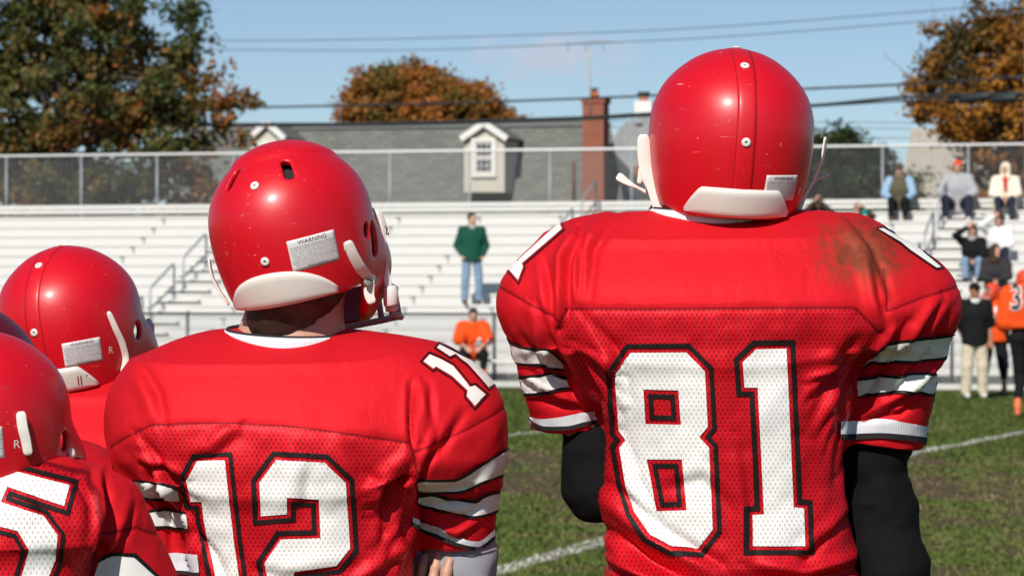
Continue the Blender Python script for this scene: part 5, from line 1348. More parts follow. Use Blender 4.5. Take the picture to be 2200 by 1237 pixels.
def strap(hm, pts, wid, D, mat='strap', side=None, bvh=None, lift=0.004, th=0.0026, name='chin_strap'):
    q = []
    for i, p_ in enumerate(pts):
        dd = p_[2] if len(p_) > 2 else D; w3 = P(p_[0], p_[1], dd)
        if bvh is not None:
            d = np.array([(p_[0]-1100)/FPX, 1, (HOR-p_[1])/FPX]); hq, ok = lay(bvh, CAMP, [d], lift)
            if ok[0] and hq[0][1] < dd+0.02: w3 = hq[0]
        q.append(w3)
    q = np.array(q); t_ = np.gradient(q, axis=0)
    if side is None: side = [np.cross(t, (0, 1, 0.0)) for t in t_]
    elif len(np.shape(side)) == 1: side = [side]*len(q)
    vs, fs = ribbon(q, np.array(wid)*D/FPX, side, th); return mk(name, vs, fs, M[mat], hm)

# ---- tall player, number 81
D81 = 5.0
M['jersey_mud'] = None
p81 = thing('person', 'tall player from behind in red jersey 81 with black undersleeves', 'person', (P(1565, 648, D81)[0], D81, 0.0))
mudc = P(1852, 542, D81-0.10)-BASE
M['jersey_mud'] = jersey_mat('red_jersey_with_mud', (*mudc, 0.092, 0.34, 0.072))
ho, JJ = lower_body(p81, P(1565, 648, D81)[0], D81, 0.99, 1.02)
pads81 = [(451, 1390, 1760, -.008, .06), (457, 1290, 1835, -.035, .09), (472, 1222, 1880, -.066, .115), (500, 1180, 1925, -.094, .135), (540, 1132, 1978, -.116, .15), (580, 1102, 2020, -.134, .155), (620, 1080, 2043, -.148, .155), (660, 1075, 2050, -.155, .15), (700, 1092, 2036, -.150, .14), (745, 1140, 1985, -.135, .12)]
torso81 = [(540, 1240, 1800, -.10, .11), (640, 1214, 1814, -.152, .13), (740, 1218, 1824, -.158, .13), (860, 1266, 1824, -.150, .125), (920, 1294, 1816, -.143, .12), (1000, 1300, 1810, -.135, .12), (1080, 1298, 1816, -.128, .12), (1160, 1303, 1829, -.124, .12), (1237, 1302, 1841, -.124, .125), (1350, 1292, 1852, -.130, .13), (1480, 1286, 1858, -.132, .13)]
sl81 = [(1170, 650, -0.01, 1221, 914, 0.045, 90, 76, 1.0), (1944, 650, -0.015, 1897, 945, 0.035, 99, 93, 0.95)]
zone81 = [(1212, 663), (1400, 664), (1600, 662), (1815, 660), (1868, 712), (1850, 800), (1815, 930), (1870, 1500), (1270, 1500), (1295, 920), (1222, 770), (1198, 705)]
seams81 = [[(1212, 663), (1400, 664), (1600, 662), (1815, 660)], [(1815, 660), (1868, 712)], [(1884, 575), (1884, 668)], [(1884, 668), (1960, 640), (2055, 614)], [(1066, 612), (1140, 655), (1206, 690)], [(1212, 663), (1198, 705)]]
folds81 = [([(1305, 458), (1252, 530), (1238, 645)], 17, 5), ([(1795, 474), (1842, 540), (1872, 640)], 17, 5), ([(1232, 500), (1205, 560), (1196, 690)], 14, 9), ([(1170, 560), (1180, 640), (1185, 700)], 11, -6), ([(1235, 520), (1225, 640)], 12, 5),
    ([(1140, 660), (1175, 760), (1215, 830)], 12, 6), ([(1110, 700), (1180, 800), (1240, 850)], 10, -5), ([(1120, 800), (1200, 850), (1270, 870)], 10, 5), ([(1150, 860), (1230, 880)], 9, -4),
    ([(1995, 640), (1935, 720), (1860, 800)], 13, 7), ([(2030, 660), (1985, 760), (1900, 850)], 14, -6), ([(1930, 690), (1880, 800), (1830, 870)], 11, -6), ([(2030, 760), (1960, 830), (1850, 890)], 12, 6), ([(1990, 850), (1930, 890), (1860, 900)], 10, -4), ([(1900, 700), (1860, 760)], 10, 6),
    ([(1835, 560), (1850, 640), (1868, 700)], 14, 5), ([(1800, 700), (1740, 800), (1700, 900)], 22, 4), ([(1250, 700), (1300, 760), (1330, 860)], 16, 5), ([(1225, 740), (1270, 830), (1310, 900)], 13, -5), ([(1790, 760), (1800, 900), (1780, 1040)], 16, -5),
    ([(1300, 1060), (1400, 1150), (1520, 1215)], 20, 10), ([(1300, 1130), (1390, 1200), (1480, 1240)], 15, -11), ([(1310, 1195), (1400, 1225), (1500, 1260)], 14, 12), ([(1600, 1190), (1720, 1215), (1830, 1185)], 16, 6), ([(1560, 1225), (1700, 1235), (1840, 1215)], 14, -6), ([(1420, 1040), (1500, 1020), (1560, 1080)], 18, -3), ([(1810, 1080), (1740, 1140), (1690, 1190)], 16, 4), ([(1560, 940), (1580, 1080), (1590, 1180)], 16, 3),
    ([(1320, 940), (1350, 1040), (1400, 1130)], 15, 4)]+[([(x0, y0), (x0+dx*.5+j*3, y0+dy*.5), (x0+dx, y0+dy+10)], 9+j % 3*2, (4.5, -4, 3.5, -3.5)[j % 4]) for x0, y0, sx in ((1225, 745, 1), (1825, 760, -1)) for j, (dx, dy) in enumerate(((sx*110, 40), (sx*115, 95), (sx*95, 150), (sx*70, 200), (sx*40, 235)))]
jo, jV, jQ, jSL, jb = jersey(p81, D81, pads81, torso81, sl81, zone81, seams81, folds81, M['jersey_mud'], seed=4, smooth_top=655)
w8 = K3((468, 502), (416, 572), (430, 758), (452, 788), (432, 815), (452, 935), (478, 1025), (528, 1100), (602, 1140), (690, 1146), (738, 1082), (726, 815), (694, 778), (722, 745), (712, 562), (650, 500))
numeral(jb, jo, w8, [K3((510, 622), (625, 625), (633, 738), (518, 735)), K3((522, 852), (637, 852), (652, 1020), (555, 1022))], 9, 19)
w1 = K3((880, 490), (980, 488), (1003, 1010), (1037, 1013), (1042, 1138), (868, 1138), (868, 1035), (906, 1033), (886, 616), (842, 616), (836, 533))
numeral(jb, jo, w1, [], 8, 19)
numeral(jb, jo, K7((950, 165), (963, 197), (733, 395), (739, 416), (710, 490), (657, 430), (697, 374), (716, 371), (905, 198)), [], 3.0, 5.5, 4, 'twill_white', 'twill_black')
numeral(jb, jo, [(1700+x/1.996, 280+y/1.996) for x, y in ((372, 425), (392, 422), (530, 496), (640, 588), (622, 592), (510, 516), (468, 482))], [], 1.5, 4.0, 3, 'twill_white', 'twill_black')
for sl, a, b, tl_ in ((1, 0.29, 0.44, (-.05, -.02)), (1, 0.52, 0.69, (-.01, 0)), (0, 0.30, 0.49, (.07, .02)), (0, 0.58, 0.75, (.03, 0))):
    band('sleeve_stripe', jb, jSL[sl], a, b, 0.0016, [M['twill_white'], M['twill_black']], jo, 0.17, tilt=tl_, wave=0.008, seed=sl)
for sl in (0, 1):
    band('cuff', jb, jSL[sl], 0.90, 0.972, 0.003, [M['rib_white']], jo); band('cuff_edge', jb, jSL[sl], 0.965, 0.998, 0.0036, [M['rib_black']], jo)
stripe(jb, jo, K5((60, 735), (165, 655), (330, 628), (545, 598), (680, 585)), K5((-20, 800), (60, 768), (200, 762), (350, 757), (500, 738), (670, 712)))
stripe(jb, jo, K5((-50, 905), (60, 882), (200, 884), (350, 866), (480, 868), (660, 874)), K5((-60, 1005), (50, 992), (150, 976), (330, 977), (540, 1000), (640, 1010)))
stripe(jb, jo, K7((560, 790), (616, 818), (700, 868), (790, 893), (865, 893), (930, 940), (965, 975)), K7((580, 915), (632, 932), (720, 962), (820, 968), (890, 985), (960, 1000)))
stripe(jb, jo, K7((600, 1028), (655, 1040), (740, 1055), (820, 1045), (910, 1035), (985, 1060)), K7((650, 1122), (705, 1130), (780, 1138), (860, 1132), (950, 1110), (1005, 1105)))
cuff(jb, jo, K3((1155, 727), (1290, 722), (1400, 735), (1475, 752)), K3((1155, 770), (1290, 764), (1360, 768), (1460, 782)), 12)
cuff(jb, jo, [(1140, 893), (1165, 898), (1200, 895), (1240, 887), (1275, 880)], [(1150, 905), (1175, 914), (1215, 914), (1255, 905), (1285, 898)], 9)
c = P(1540, 472, D81); collar(p81, c, 0.097, 0.078, 0.009, -0.075, dback=0.002)
aL = [P(1215, 720, D81+.01), P(1288, 1040, D81+.03), P(1420, 1030, D81+.20)]; aR = [P(1925, 680, D81+.01), P(1895, 1090, D81+.03), P(1925, 1420, D81-.02)]
hc81 = P(1571, 288, D81)
player_body(p81, hc81, P(1545, 480, D81+.01), P(1560, 640, D81), (ho+JJ['pelvis']), [aL, aR], ho, JJ, 'skin_tan', hands=[(aR[2], aR[2]-aR[1], (0.9, 0.1, 0.2), 0.3, False), (aL[2], aL[2]-aL[1], (0, 0, 1), 0.3, True)])
sleeve_arm('undershirt_sleeve', p81, [P(1225, 780, D81+.04), P(1258, 890, D81+.05), P(1280, 975, D81+.035), P(1286, 1050, D81+.03), P(1345, 1050, D81+.11), P(1420, 1030, D81+.19)], [.034, .036, .042, .045, .043, .033], M['black_knit'])
sleeve_arm('undershirt_sleeve', p81, [P(1915, 780, D81+.03), P(1882, 900, D81+.045), P(1876, 970, D81+.045), P(1893, 1100, D81+.03), P(1916, 1240, D81), P(1925, 1400, D81-.02)], [.040, .042, .048, .050, .050, .040], M['black_knit'], seed=8, wr=0.006)
hair_v, hair_f = sphere(hc81+np.array([0, -0.004, -0.02]), (0.086, 0.100, 0.100), 20, 12); mk('hair', hair_v, hair_f, M['hair_dark'], p81)
w81, h81, b81 = helmet(p81, hc81, R(-5.5), R(2), R(-3), 1.0, M['helmet'], sticker=(R(30), -0.0735, 0.063, 0.037, 0.05), bumper='flat')
SX = np.array([1.0, 0, 0])
strap(h81, [(1382, 289), (1384, 335), (1390, 372), (1403, 405), (1412, 440), (1416, 458)], [26, 29, 29, 26, 22, 18], 4.99, side=[(1, .25, .05), (1, .2, .05), (1, .1, .1), (1, 0, .25), (1, -.2, .2), (1, -.3, .1)])
strap(h81, [(1326, 377), (1350, 393), (1372, 404), (1392, 414)], [20, 15, 10, 12], 5.02, side=[(.5, 0.1, .9), (.3, .5, .6), (.2, .9, .3), (.3, .6, .6)])
strap(h81, [(1373, 395), (1377, 375), (1376, 360)], [11, 13, 9], 5.045, side=[SX]*3)
strap(h81, [(1774, 295), (1769, 330), (1752, 380), (1728, 425), (1712, 466)], [19, 20, 19, 18, 16], 5.02, side=[(.35, .94, 0), (.35, .94, 0), (.30, .95, .1), (.45, .9, .2), (.6, .8, .3)])
strap(h81, [(1748, 386), (1765, 380), (1780, 374)], [10, 10, 8], 5.05, side=[(0, .6, .8)]*3)
for q in ((1417, 446), (1716, 462)):
    m = MB(); c_ = P(q[0], q[1], 5.0); m.tube([c_+np.array([0, -.008, 0]), c_+np.array([0, .008, 0])], 0.0075, 12); m.tube([c_+np.array([0, -.011, 0]), c_+np.array([0, -.008, 0])], [.003, .006], 12); m.build('strap_snap', M['steel'], h81, True)

# ---- player number 12
D12 = 5.0
p12 = thing('person', 'player from behind in red jersey 12 with helmet turned to the right', 'person', (P(640, 648, D12)[0], D12, 0.0))
ho, JJ = lower_body(p12, P(640, 648, D12)[0], D12, 0.86, 0.90)
pads12 = [(704, 520, 720, -.01, .06), (712, 440, 800, -.035, .08), (722, 398, 875, -.052, .095), (736, 358, 945, -.070, .11), (750, 334, 980, -.084, .12), (778, 290, 1018, -.104, .13), (820, 252, 1054, -.124, .14), (870, 237, 1074, -.138, .145), (930, 235, 1084, -.148, .145), (980, 248, 1078, -.146, .14), (1025, 292, 1045, -.132, .12)]
torso12 = [(800, 330, 850, -.10, .11), (920, 308, 884, -.148, .13), (1000, 340, 893, -.152, .13), (1100, 382, 891, -.144, .125), (1237, 414, 887, -.134, .12), (1400, 415, 892, -.13, .12), (1480, 410, 895, -.13, .12)]
sl12 = [(332, 900, 0.0, 362, 1300, 0.03, 92, 86, 1.0), (966, 908, -0.01, 978, 1158, 0.04, 110, 86, 1.0)]
zone12 = [(300, 926), (345, 906), (430, 901), (520, 900), (620, 906), (760, 924), (886, 942), (900, 1000), (905, 1500), (400, 1500), (395, 1100), (330, 990)]
seams12 = [[(300, 926), (345, 906), (430, 901), (520, 900), (620, 906), (760, 924), (886, 942)], [(888, 830), (886, 942), (898, 1000)], [(890, 962), (980, 930), (1085, 875)], [(300, 926), (240, 960)]]
folds12 = [([(888, 820), (886, 900), (890, 950)], 8, -6), ([(910, 830), (915, 900)], 14, 5), ([(300, 800), (335, 850), (350, 900)], 18, 4), ([(930, 930), (900, 1000), (880, 1040)], 12, 6), ([(1000, 880), (960, 950), (910, 990)], 14, -5),
    ([(890, 960), (830, 1010), (800, 1080)], 18, 7), ([(885, 1010), (840, 1060), (830, 1130)], 13, -8), ([(870, 1060), (850, 1120), (860, 1190)], 14, 6), ([(310, 940), (360, 1010), (385, 1080)], 14, 7), ([(330, 990), (370, 1060), (400, 1120)], 12, -7), ([(520, 905), (470, 950), (420, 960)], 18, 4), ([(760, 940), (790, 1000), (850, 1040)], 20, -3),
    ([(1060, 1000), (1010, 1050), (930, 1060)], 11, 5), ([(1050, 1060), (1000, 1100), (940, 1095)], 10, -5), ([(1030, 1110), (980, 1140), (910, 1110)], 9, 4), ([(400, 1120), (470, 1180), (500, 1240)], 16, -6), ([(560, 1180), (620, 1200), (760, 1180)], 20, 3), ([(380, 1040), (420, 1150), (430, 1240)], 12, 5), ([(870, 1160), (800, 1210), (760, 1240)], 16, 5), ([(650, 980), (640, 1080)], 22, 3)]+[([(x0, y0), (x0+dx*.5+j*3, y0+dy*.5), (x0+dx, y0+dy+10)], 9+j % 3*2, (4.5, -4, 3.5, -3.5)[j % 4]) for x0, y0, sx in ((320, 975, 1), (895, 1000, -1)) for j, (dx, dy) in enumerate(((sx*105, 30), (sx*110, 80), (sx*90, 140), (sx*65, 190), (sx*40, 225)))]
jo, jV, jQ, jSL, jb = jersey(p12, D12, pads12, torso12, sl12, zone12, seams12, folds12, seed=11, smooth_top=905)
numeral(jb, jo, K4((497, 690), (630, 685), (648, 850), (672, 1060), (702, 1275), (592, 1275), (556, 1100), (530, 960), (521, 880), (468, 880), (447, 778)), [], 8, 17)
numeral(jb, jo, K4((875, 683), (1105, 695), (1205, 790), (1225, 1105), (1160, 1185), (960, 1213), (948, 1290), (840, 1290), (820, 1175), (895, 1060), (1085, 1055), (1078, 868), (925, 862), (925, 940), (802, 950), (793, 790)), [], 8, 18)
numeral(jb, jo, K7((160, 960), (195, 922), (258, 948), (330, 988), (410, 1085), (425, 1108), (455, 1100), (515, 1150), (455, 1216), (408, 1160), (414, 1128), (325, 1045), (232, 990), (216, 1002)), [], 3.0, 6.0, 4, 'twill_white', 'twill_black')
numeral(jb, jo, K7((236, 882), (252, 864), (385, 932), (440, 958), (500, 1010), (572, 1085), (536, 1112), (482, 1050), (415, 975), (372, 944), (345, 918), (312, 932)), [], 2.0, 4.5, 4, 'twill_white', 'twill_black')
for sl, a, b, tl_ in ((1, .46, .63, (-.13, -.03)), (1, .68, .85, (-.06, 0)), (0, .31, .42, (.06, 0)), (0, .49, .60, (.05, 0))):
    band('sleeve_stripe', jb, jSL[sl], a, b, 0.0016, [M['twill_white'], M['twill_black']], jo, 0.17, tilt=tl_, wave=0.022, seed=sl+1)
for sl in (0, 1):
    band('cuff', jb, jSL[sl], 0.915, 0.975, 0.003, [M['rib_white']], jo); band('cuff_edge', jb, jSL[sl], 0.97, 0.998, 0.0036, [M['rib_black']], jo)
stripe(jb, jo, K4((1545, 785), (1650, 785), (1725, 780), (1850, 710), (1955, 645), (1990, 630)), K4((1545, 828), (1650, 830), (1740, 832), (1850, 785), (1945, 750), (1990, 735)))
stripe(jb, jo, K4((1545, 862), (1610, 852), (1680, 868), (1800, 890), (1880, 850), (1980, 832)), K4((1545, 885), (1640, 910), (1720, 925), (1800, 950), (1880, 935), (1980, 890)))
cuff(jb, jo, K4((1520, 960), (1640, 1000), (1740, 1050), (1830, 1068), (1910, 1010)), K4((1520, 985), (1620, 1028), (1740, 1076), (1830, 1092), (1910, 1040)), 7)
stripe(jb, jo, [(240, 1030), (300, 1034), (345, 1044), (380, 1052)], [(240, 1058), (300, 1064), (345, 1070), (385, 1074)])
stripe(jb, jo, [(240, 1098), (310, 1100), (350, 1096), (400, 1104)], [(240, 1126), (310, 1130), (350, 1128), (405, 1134)])
cuff(jb, jo, [(300, 1190), (380, 1186), (425, 1190)], [(300, 1225), (380, 1224), (430, 1228)], 8)
c = P(616, 722, D12); collar(p12, c, 0.091, 0.078, 0.007, -0.035, dback=0.008)
aR = [P(965, 930, D12+.01), P(992, 1250, D12+.04), P(800, 1210, D12+.20)]; aL = [P(335, 930, D12), P(362, 1310, D12+.04), P(560, 1260, D12+.22)]
hc12 = P(627, 486, D12)
player_body(p12, hc12+np.array([.01, .02, -0.01]), P(625, 735, D12+.01), P(630, 900, D12), (ho+JJ['pelvis']), [aL, aR], ho, JJ, 'skin', h=0.009, hands=[(P(908, 1436, D12+.005), (0.0, -0.10, 0.99), (0.5, 0.85, 0), 0.12, True), (aR[2], aR[2]-aR[1], (0, 0, 1), 0.4, False)])
sleeve_arm('sweatshirt_sleeve', p12, [P(970, 1000, D12+.03), P(980, 1110, D12+.05), P(988, 1190, D12+.045), P(992, 1270, D12+.04), P(900, 1250, D12+.12), P(810, 1215, D12+.19)], [.036, .040, .045, .046, .044, .036], M['grey_fleece'], seed=5, wr=0.006)
sleeve_arm('sweatshirt_sleeve', p12, [P(345, 1100, D12+.03), P(360, 1270, D12+.03), P(365, 1340, D12+.04), P(450, 1290, D12+.14), P(560, 1250, D12+.21)], [.036, .038, .044, .042, .034], M['grey_fleece'], seed=6)
def hairfn(p):
    d = ellip(p, hc12+np.array([0.004, -0.006, -0.035]), (0.088, 0.100, 0.100)); d = smin(d, rcone(p, hc12+np.array([0.0, -0.035, -0.09]), hc12+np.array([-0.014, -0.030, -0.128]), 0.064, 0.050), 0.03); return d
V, Q = nets(hairfn, hc12-0.16, hc12+0.12, 0.006, 1); N = vnormals(V, Q); mk('hair', V+N*(0.003*vnoise(V*np.array([1, 1, .2]), 90, 2))[:, None], Q, M['hair_dark'], p12)
w12, h12, b12 = helmet(p12, hc12, R(17), R(3), R(10), 0.985, M['helmet'], vents=True, strip=False, bumper='arc', sticker=(R(32), -0.038, 0.074, 0.046, 0.06), bars='mask', rivets=(0.068, -0.040), lift=0.014)
strap(h12, [(741, 518), (752, 545), (768, 575), (786, 602), (793, 630), (800, 652)], [20, 23, 24, 24, 22, 18], 4.96, bvh=b12, lift=0.005)
strap(h12, [(776, 606), (786, 600), (797, 595)], [17, 17, 17], 4.96, mat='bracket', bvh=b12, lift=0.0075, name='strap_buckle')
strap(h12, [(808, 455), (818, 490), (823, 540), (829, 590), (836, 616)], [13, 16, 15, 15, 19], 5.045, side=[(.95, .3, 0)]*5, th=0.004)
strap(h12, [(800, 448), (815, 460), (828, 490)], [14, 14, 12], 5.05, side=[(.6, .7, .4)]*3)
m = MB(); m.tube([P(837, 614, 5.045), P(838, 620, 5.045), P(841, 654, 5.045), P(842, 658, 5.045)], [.009, .0115, .0115, .009], 14); m.build('strap_clasp', M['clear'], h12, True)
m = MB(); m.tube([P(828, 664, 5.06), P(846, 662, 5.06), P(856, 660, 5.06)], [.004, .006, .003], 10); m.build('strap_snap', M['pad_white'], h12, True); m = MB(); m.tube([P(829, 497, 5.06), P(836, 497, 5.06)], [.005, .006], 10); m.build('strap_snap', M['pad_white'], h12, True)
strap(h12, [(800, 652), (795, 668), (778, 690)], [16, 14, 12], 5.06, side=[(.8, .5, .2)]*3)
strap(h12, [(449, 556), (455, 590), (472, 625), (492, 655)], [10, 10, 9, 9], 5.02, side=[(.4, .9, 0)]*4)

# ---- player in the lower left corner, number ending in 5
D5 = 4.5
p5 = thing('person', 'crouching player in lower left corner with red jersey number ending in 5', 'person', (P(-30, 648, D5)[0], D5, 0.0))
ho, JJ = lower_body(p5, P(-30, 648, D5)[0], D5, 0.70, 0.74)
pads5 = [(960, -130, 20, 0.0, .07), (970, -200, 70, -.03, .09), (984, -260, 130, -.055, .11), (1004, -310, 190, -.085, .13), (1040, -340, 228, -.11, .14), (1090, -355, 245, -.125, .14), (1150, -360, 245, -.13, .13)]
torso5 = [(1000, -250, 150, -.07, .11), (1060, -270, 205, -.115, .13), (1140, -270, 212, -.130, .13), (1237, -262, 205, -.132, .13), (1400, -250, 200, -.13, .13), (1520, -250, 200, -.13, .13)]
sl5 = [(224, 1105, 0.02, 290, 1330, 0.04, 90, 112, 1.0), (-330, 1090, 0.0, -360, 1330, 0.02, 95, 95, 1.0)]
zone5 = [(-400, 940), (0, 972), (120, 992), (196, 1008), (214, 1060), (222, 1150), (205, 1237), (205, 1600), (-300, 1600)]
seams5 = [[(-60, 968), (0, 975), (120, 995), (196, 1012), (214, 1060), (222, 1150), (205, 1260)], [(225, 1140), (300, 1130), (370, 1160)]]
folds5 = [([(235, 1030), (240, 1100), (225, 1200)], 12, -7), ([(215, 1000), (222, 1090), (214, 1170)], 10, 6), ([(280, 1070), (262, 1130), (240, 1180)], 13, 5), ([(150, 1010), (190, 1080), (195, 1160)], 14, 3), ([(100, 1060), (180, 1150)], 16, -3)]
jo, jV, jQ, jSL, jb = jersey(p5, D5, pads5, torso5, sl5, zone5, seams5, folds5, seed=21, kp=0.04)
numeral(jb, jo, [(-110, 980), (0, 1005), (149, 1043), (137, 1087), (16, 1046), (2, 1078), (92, 1108), (123, 1150), (119, 1200), (92, 1265), (38, 1265), (62, 1180), (38, 1140), (-10, 1128), (-100, 1108)], [], 7, 16, 6)
print_px('sleeve_stripe', [[(192, 1262), (212, 1207), (240, 1191), (286, 1195), (334, 1240), (345, 1262)]], 7, jb, M['twill_white'], jo)
print_px('stripe_edge', [[(208, 1200), (240, 1184), (290, 1187), (340, 1236), (355, 1258), (345, 1262), (334, 1240), (286, 1196), (240, 1192), (212, 1208)]], 5, jb, M['twill_black'], jo, off=0.0022)
c = P(-45, 966, D5); collar(p5, c, 0.09, 0.095, 0.012, -0.05)
hc5 = P(-36, 900, D5); aR = [P(230, 1150, D5), P(300, 1450, D5+.05), P(150, 1600, D5+.2)]; aL = [P(-330, 1150, D5), P(-360, 1450, D5+.05), P(-200, 1600, D5+.2)]
player_body(p5, hc5, P(-40, 980, D5+.02), P(-35, 1120, D5), (ho+JJ['pelvis']), [aL, aR], ho, JJ, 'skin')
hv_, hf_ = sphere(hc5+np.array([0, -0.002, -0.02]), (0.082, 0.095, 0.096), 20, 12); mk('hair', hv_, hf_, M['hair_dark'], p5)
w5, h5, b5 = helmet(p5, hc5, R(17), R(0), R(3), 0.93, M['helmet'], sticker=(R(22), -0.030, 0.070, 0.044, 0.03))
strap(h5, [(39, 884), (43, 915), (50, 945), (55, 975)], [21, 22, 21, 20], 4.42, bvh=b5, lift=0.006)
strap(h5, [(150, 962), (155, 975), (148, 985)], [14, 14, 12], 4.50, side=[(.8, .5, 0)]*3)

# ---- player behind at the left and the dark helmet between them
def back_player(label, px, D, ytop, s, yaw, roll, mat, hlabel, sticker, bars, letters=None):
    x0 = P(px, 648, D)[0]; o = thing('person', label, 'person', (x0, D, 0.0))
    hy = ytop+0.129*s*FPX/D; hc = P(px, hy, D); kk = s*(FPX/D)/1490.0
    ho, JJ = lower_body(o, x0, D, hc[2]-0.92, s*0.96)
    cyp = ytop+(455-105)*kk*0.93
    xf = lambda x, y: (px+(x-1571)*kk, cyp+(y-455)*kk)
    return o, hc, xf, ho, JJ, kk
for (lab, px, D, yt, s_, yw, rl, mt, stk, bars, let) in (
        ('red helmeted player standing behind number 12 at the left', 150, 5.88, 520, 1.0, 19, 7, 'helmet', (R(33), -0.056, 0.066, 0.041, 0.04), 'mask_navy', 27),
        ('player at the left edge whose dark maroon helmet shows between two red ones', -78, 5.25, 642, 0.97, 10, 4, 'helmet_dark', None, 'mask_navy', None)):
    o, hc, xf, ho, JJ, kk = back_player(lab, px, D, yt, s_, R(yw), R(rl), mt, None, stk, bars)
    jo, jV, jQ, jSL, jb = jersey(o, D, pads81, torso81, sl81, zone81, seams81, folds81[:12], M['jersey'], xf=xf, h=0.006, seed=31, smooth_top=655)
    q = lambda x, y, d=0: P(*xf(x, y), D+d)
    collar(o, q(1560, 466), 0.098*s_, 0.105*s_, 0.014, -0.03)
    aL = [q(1215, 700), q(1240, 1045, .01), q(1260, 1400, .05)]; aR = [q(1925, 680), q(1895, 1090, .02), q(1905, 1420, -.02)]
    player_body(o, hc, q(1560, 480, .01), q(1560, 640), (ho+JJ['pelvis']), [aL, aR], ho, JJ, 'skin', hands=[(aR[2], aR[2]-aR[1], (0.9, 0.1, 0.2), 0.3, False), (aL[2], aL[2]-aL[1], (-.9, 0.1, .2), 0.3, True)])
    hv_, hf_ = sphere(hc+np.array([0, -0.002, -0.02]), (0.084, 0.098, 0.098), 20, 12); mk('hair', hv_, hf_, M['hair_dark'], o)
    ww, hh, bb = helmet(o, hc, R(yw), R(2), R(rl), s_, M[mt], sticker=stk, bars=bars, letters=let, h=0.0036)
    if px > 0:
        strap(hh, [(228, 670), (243, 705), (258, 740), (264, 770), (258, 800)], [11, 13, 14, 14, 13], 5.84, bvh=bb, lift=0.006)
        strap(hh, [(312, 688), (322, 700), (322, 730), (300, 752), (282, 768)], [18, 20, 18, 13, 10], 6.0, side=[(.9, .4, .1)]*5, th=0.006)

# ------------------------------------------------------------------ people across the field
def seat_at(px, k, du=0.0): u = u_of(px, k); return bl(u, RUN*k+0.13, Z0+RISE*k)
def child(o, nm): return [c_ for c_ in o.children if c_.name.split('.')[0] == nm][0]
def bvh_obj(o): 
    off = np.array(o.parent.location); V = np.array([tuple(v.co) for v in o.data.vertices])+off; return bvh_of(V, [tuple(p_.vertices) for p_ in o.data.polygons])
def print_text(body, cx, cy, hpx, bvh, mat, parent, off, grow=0.0, sx=1.0):
    v, f = text_mesh(body, 1.0, grow); px_ = cx+v[:, 0]*hpx*1.4*sx; py_ = cy-v[:, 1]*hpx*1.4
    dirs = np.stack([(px_-1100)/FPX, np.ones(len(v)), (HOR-py_)/FPX], 1); W, ok = lay(bvh, CAMP, dirs, off, 200)
    f = main_piece([q for q in f if all(ok[i] for i in q)], len(v)); return mk('number_print', W, f, mat, parent, False)
FT = -TH*0.6
SITK = dict(drop=-0.21, fwd=0.48, kz=0.20)
b = bl(u_of(1020, 5), RUN*5+0.10, Z0+RISE*5)
o, *_ = person('man standing on the bleachers in green jacket and blue jeans', b, 0.15, stand(1.80, 'pockets', 0.13), dict(hyaw=0.5), 'skin', [('jacket', 'green_nylon', top_g(0.030, 0.97, 0.02, 0.0)), ('jeans', 'denim', legs_g((0.098, 0.078, 0.070), 0.97)), ('shoe', 'shoe_brown', shoe_g), ('hair', 'hair_dark', hair_g('short')), ('hood', 'hood_grey', collar_g)], hands=(0.5, 0.5))
jb = bvh_obj(child(o, 'jacket')); print_px('chest_emblem', [[(1033, 488), (1042, 488), (1041, 495), (1037, 499), (1034, 495)]], 2, jb, plain('gold_emblem', (0.55, 0.45, 0.12), 0.6), o, off=0.006)
tx = (1042-1100)/FPX; u0 = tx*FO[1]/(U[0]-tx*U[1])
o, *_ = person('seated bareheaded player in orange jersey on the bench by the fence', fl(u0, 0.475, -0.78), 0.0, sit('knees', 0.98, 0.20, 0.19, -0.475/0.98, 0.36, 0.10), dict(hyaw=0.1), 'skin', [('jersey', 'orange_cloth', top_g(0.055, 0.42, 0.05, 0.0, r=(0.10, 0.095, 0.08))), ('trousers', 'black_cloth', legs_g((0.105, 0.085, 0.06), 0.78)), ('sock', 'shoe_orange', lambda p, J, hl: np.minimum(rcone(p, J['knL']+(J['anL']-J['knL'])*.45, J['anL'], .062, .05), rcone(p, J['knR']+(J['anR']-J['knR'])*.45, J['anR'], .062, .05))), ('shoe', 'shoe_orange', shoe_g), ('hair', 'hair_dark', hair_g('short'))], pitch=0.25)
jb = bvh_obj(child(o, 'jersey')); [(print_text(ch_, x_, 738, 22, jb, M['white_cloth'], o, 0.012, 0.05, 1.1), print_text(ch_, x_, 738, 22, jb, M['black_cloth'], o, 0.018, 0.0, 1.1)) for ch_, x_ in (('6', 1029), ('0', 1055))]

o, *_ = person('man in olive vest over light blue sleeves and dark cap on top row', seat_at(1935, 14), FT, sit('knees', 1.08, **SITK), dict(hyaw=-0.2), 'skin', [('shirt_sleeve', 'blue_shirt', arms_g((0.094, 0.076, 0.055), 0.92)), ('vest', 'olive_vest', top_g(0.05, 0.22, 0.06, sleeves=False)), ('trousers', 'black_cloth', legs_g()), ('shoe', 'shoe_brown', shoe_g), ('cap', 'olive_vest', cap_g), ('hair', 'hair_brown', hair_g('short'))])
o, *_ = person('heavy man in grey sweatshirt and bright orange knit cap on top row', seat_at(2060, 14), FT, sit('wide', 1.12, knee=0.21, **SITK), dict(hyaw=-0.2), 'skin', [('sweatshirt', 'grey_sweat', top_g(0.075, 0.95, 0.0)), ('trousers', 'denim_dark', legs_g((0.12, 0.09, 0.07))), ('shoe', 'shoe_white', shoe_g), ('knit_cap', 'orange_knit', knit_g), ('hair', 'hair_brown', hair_g('short'))])
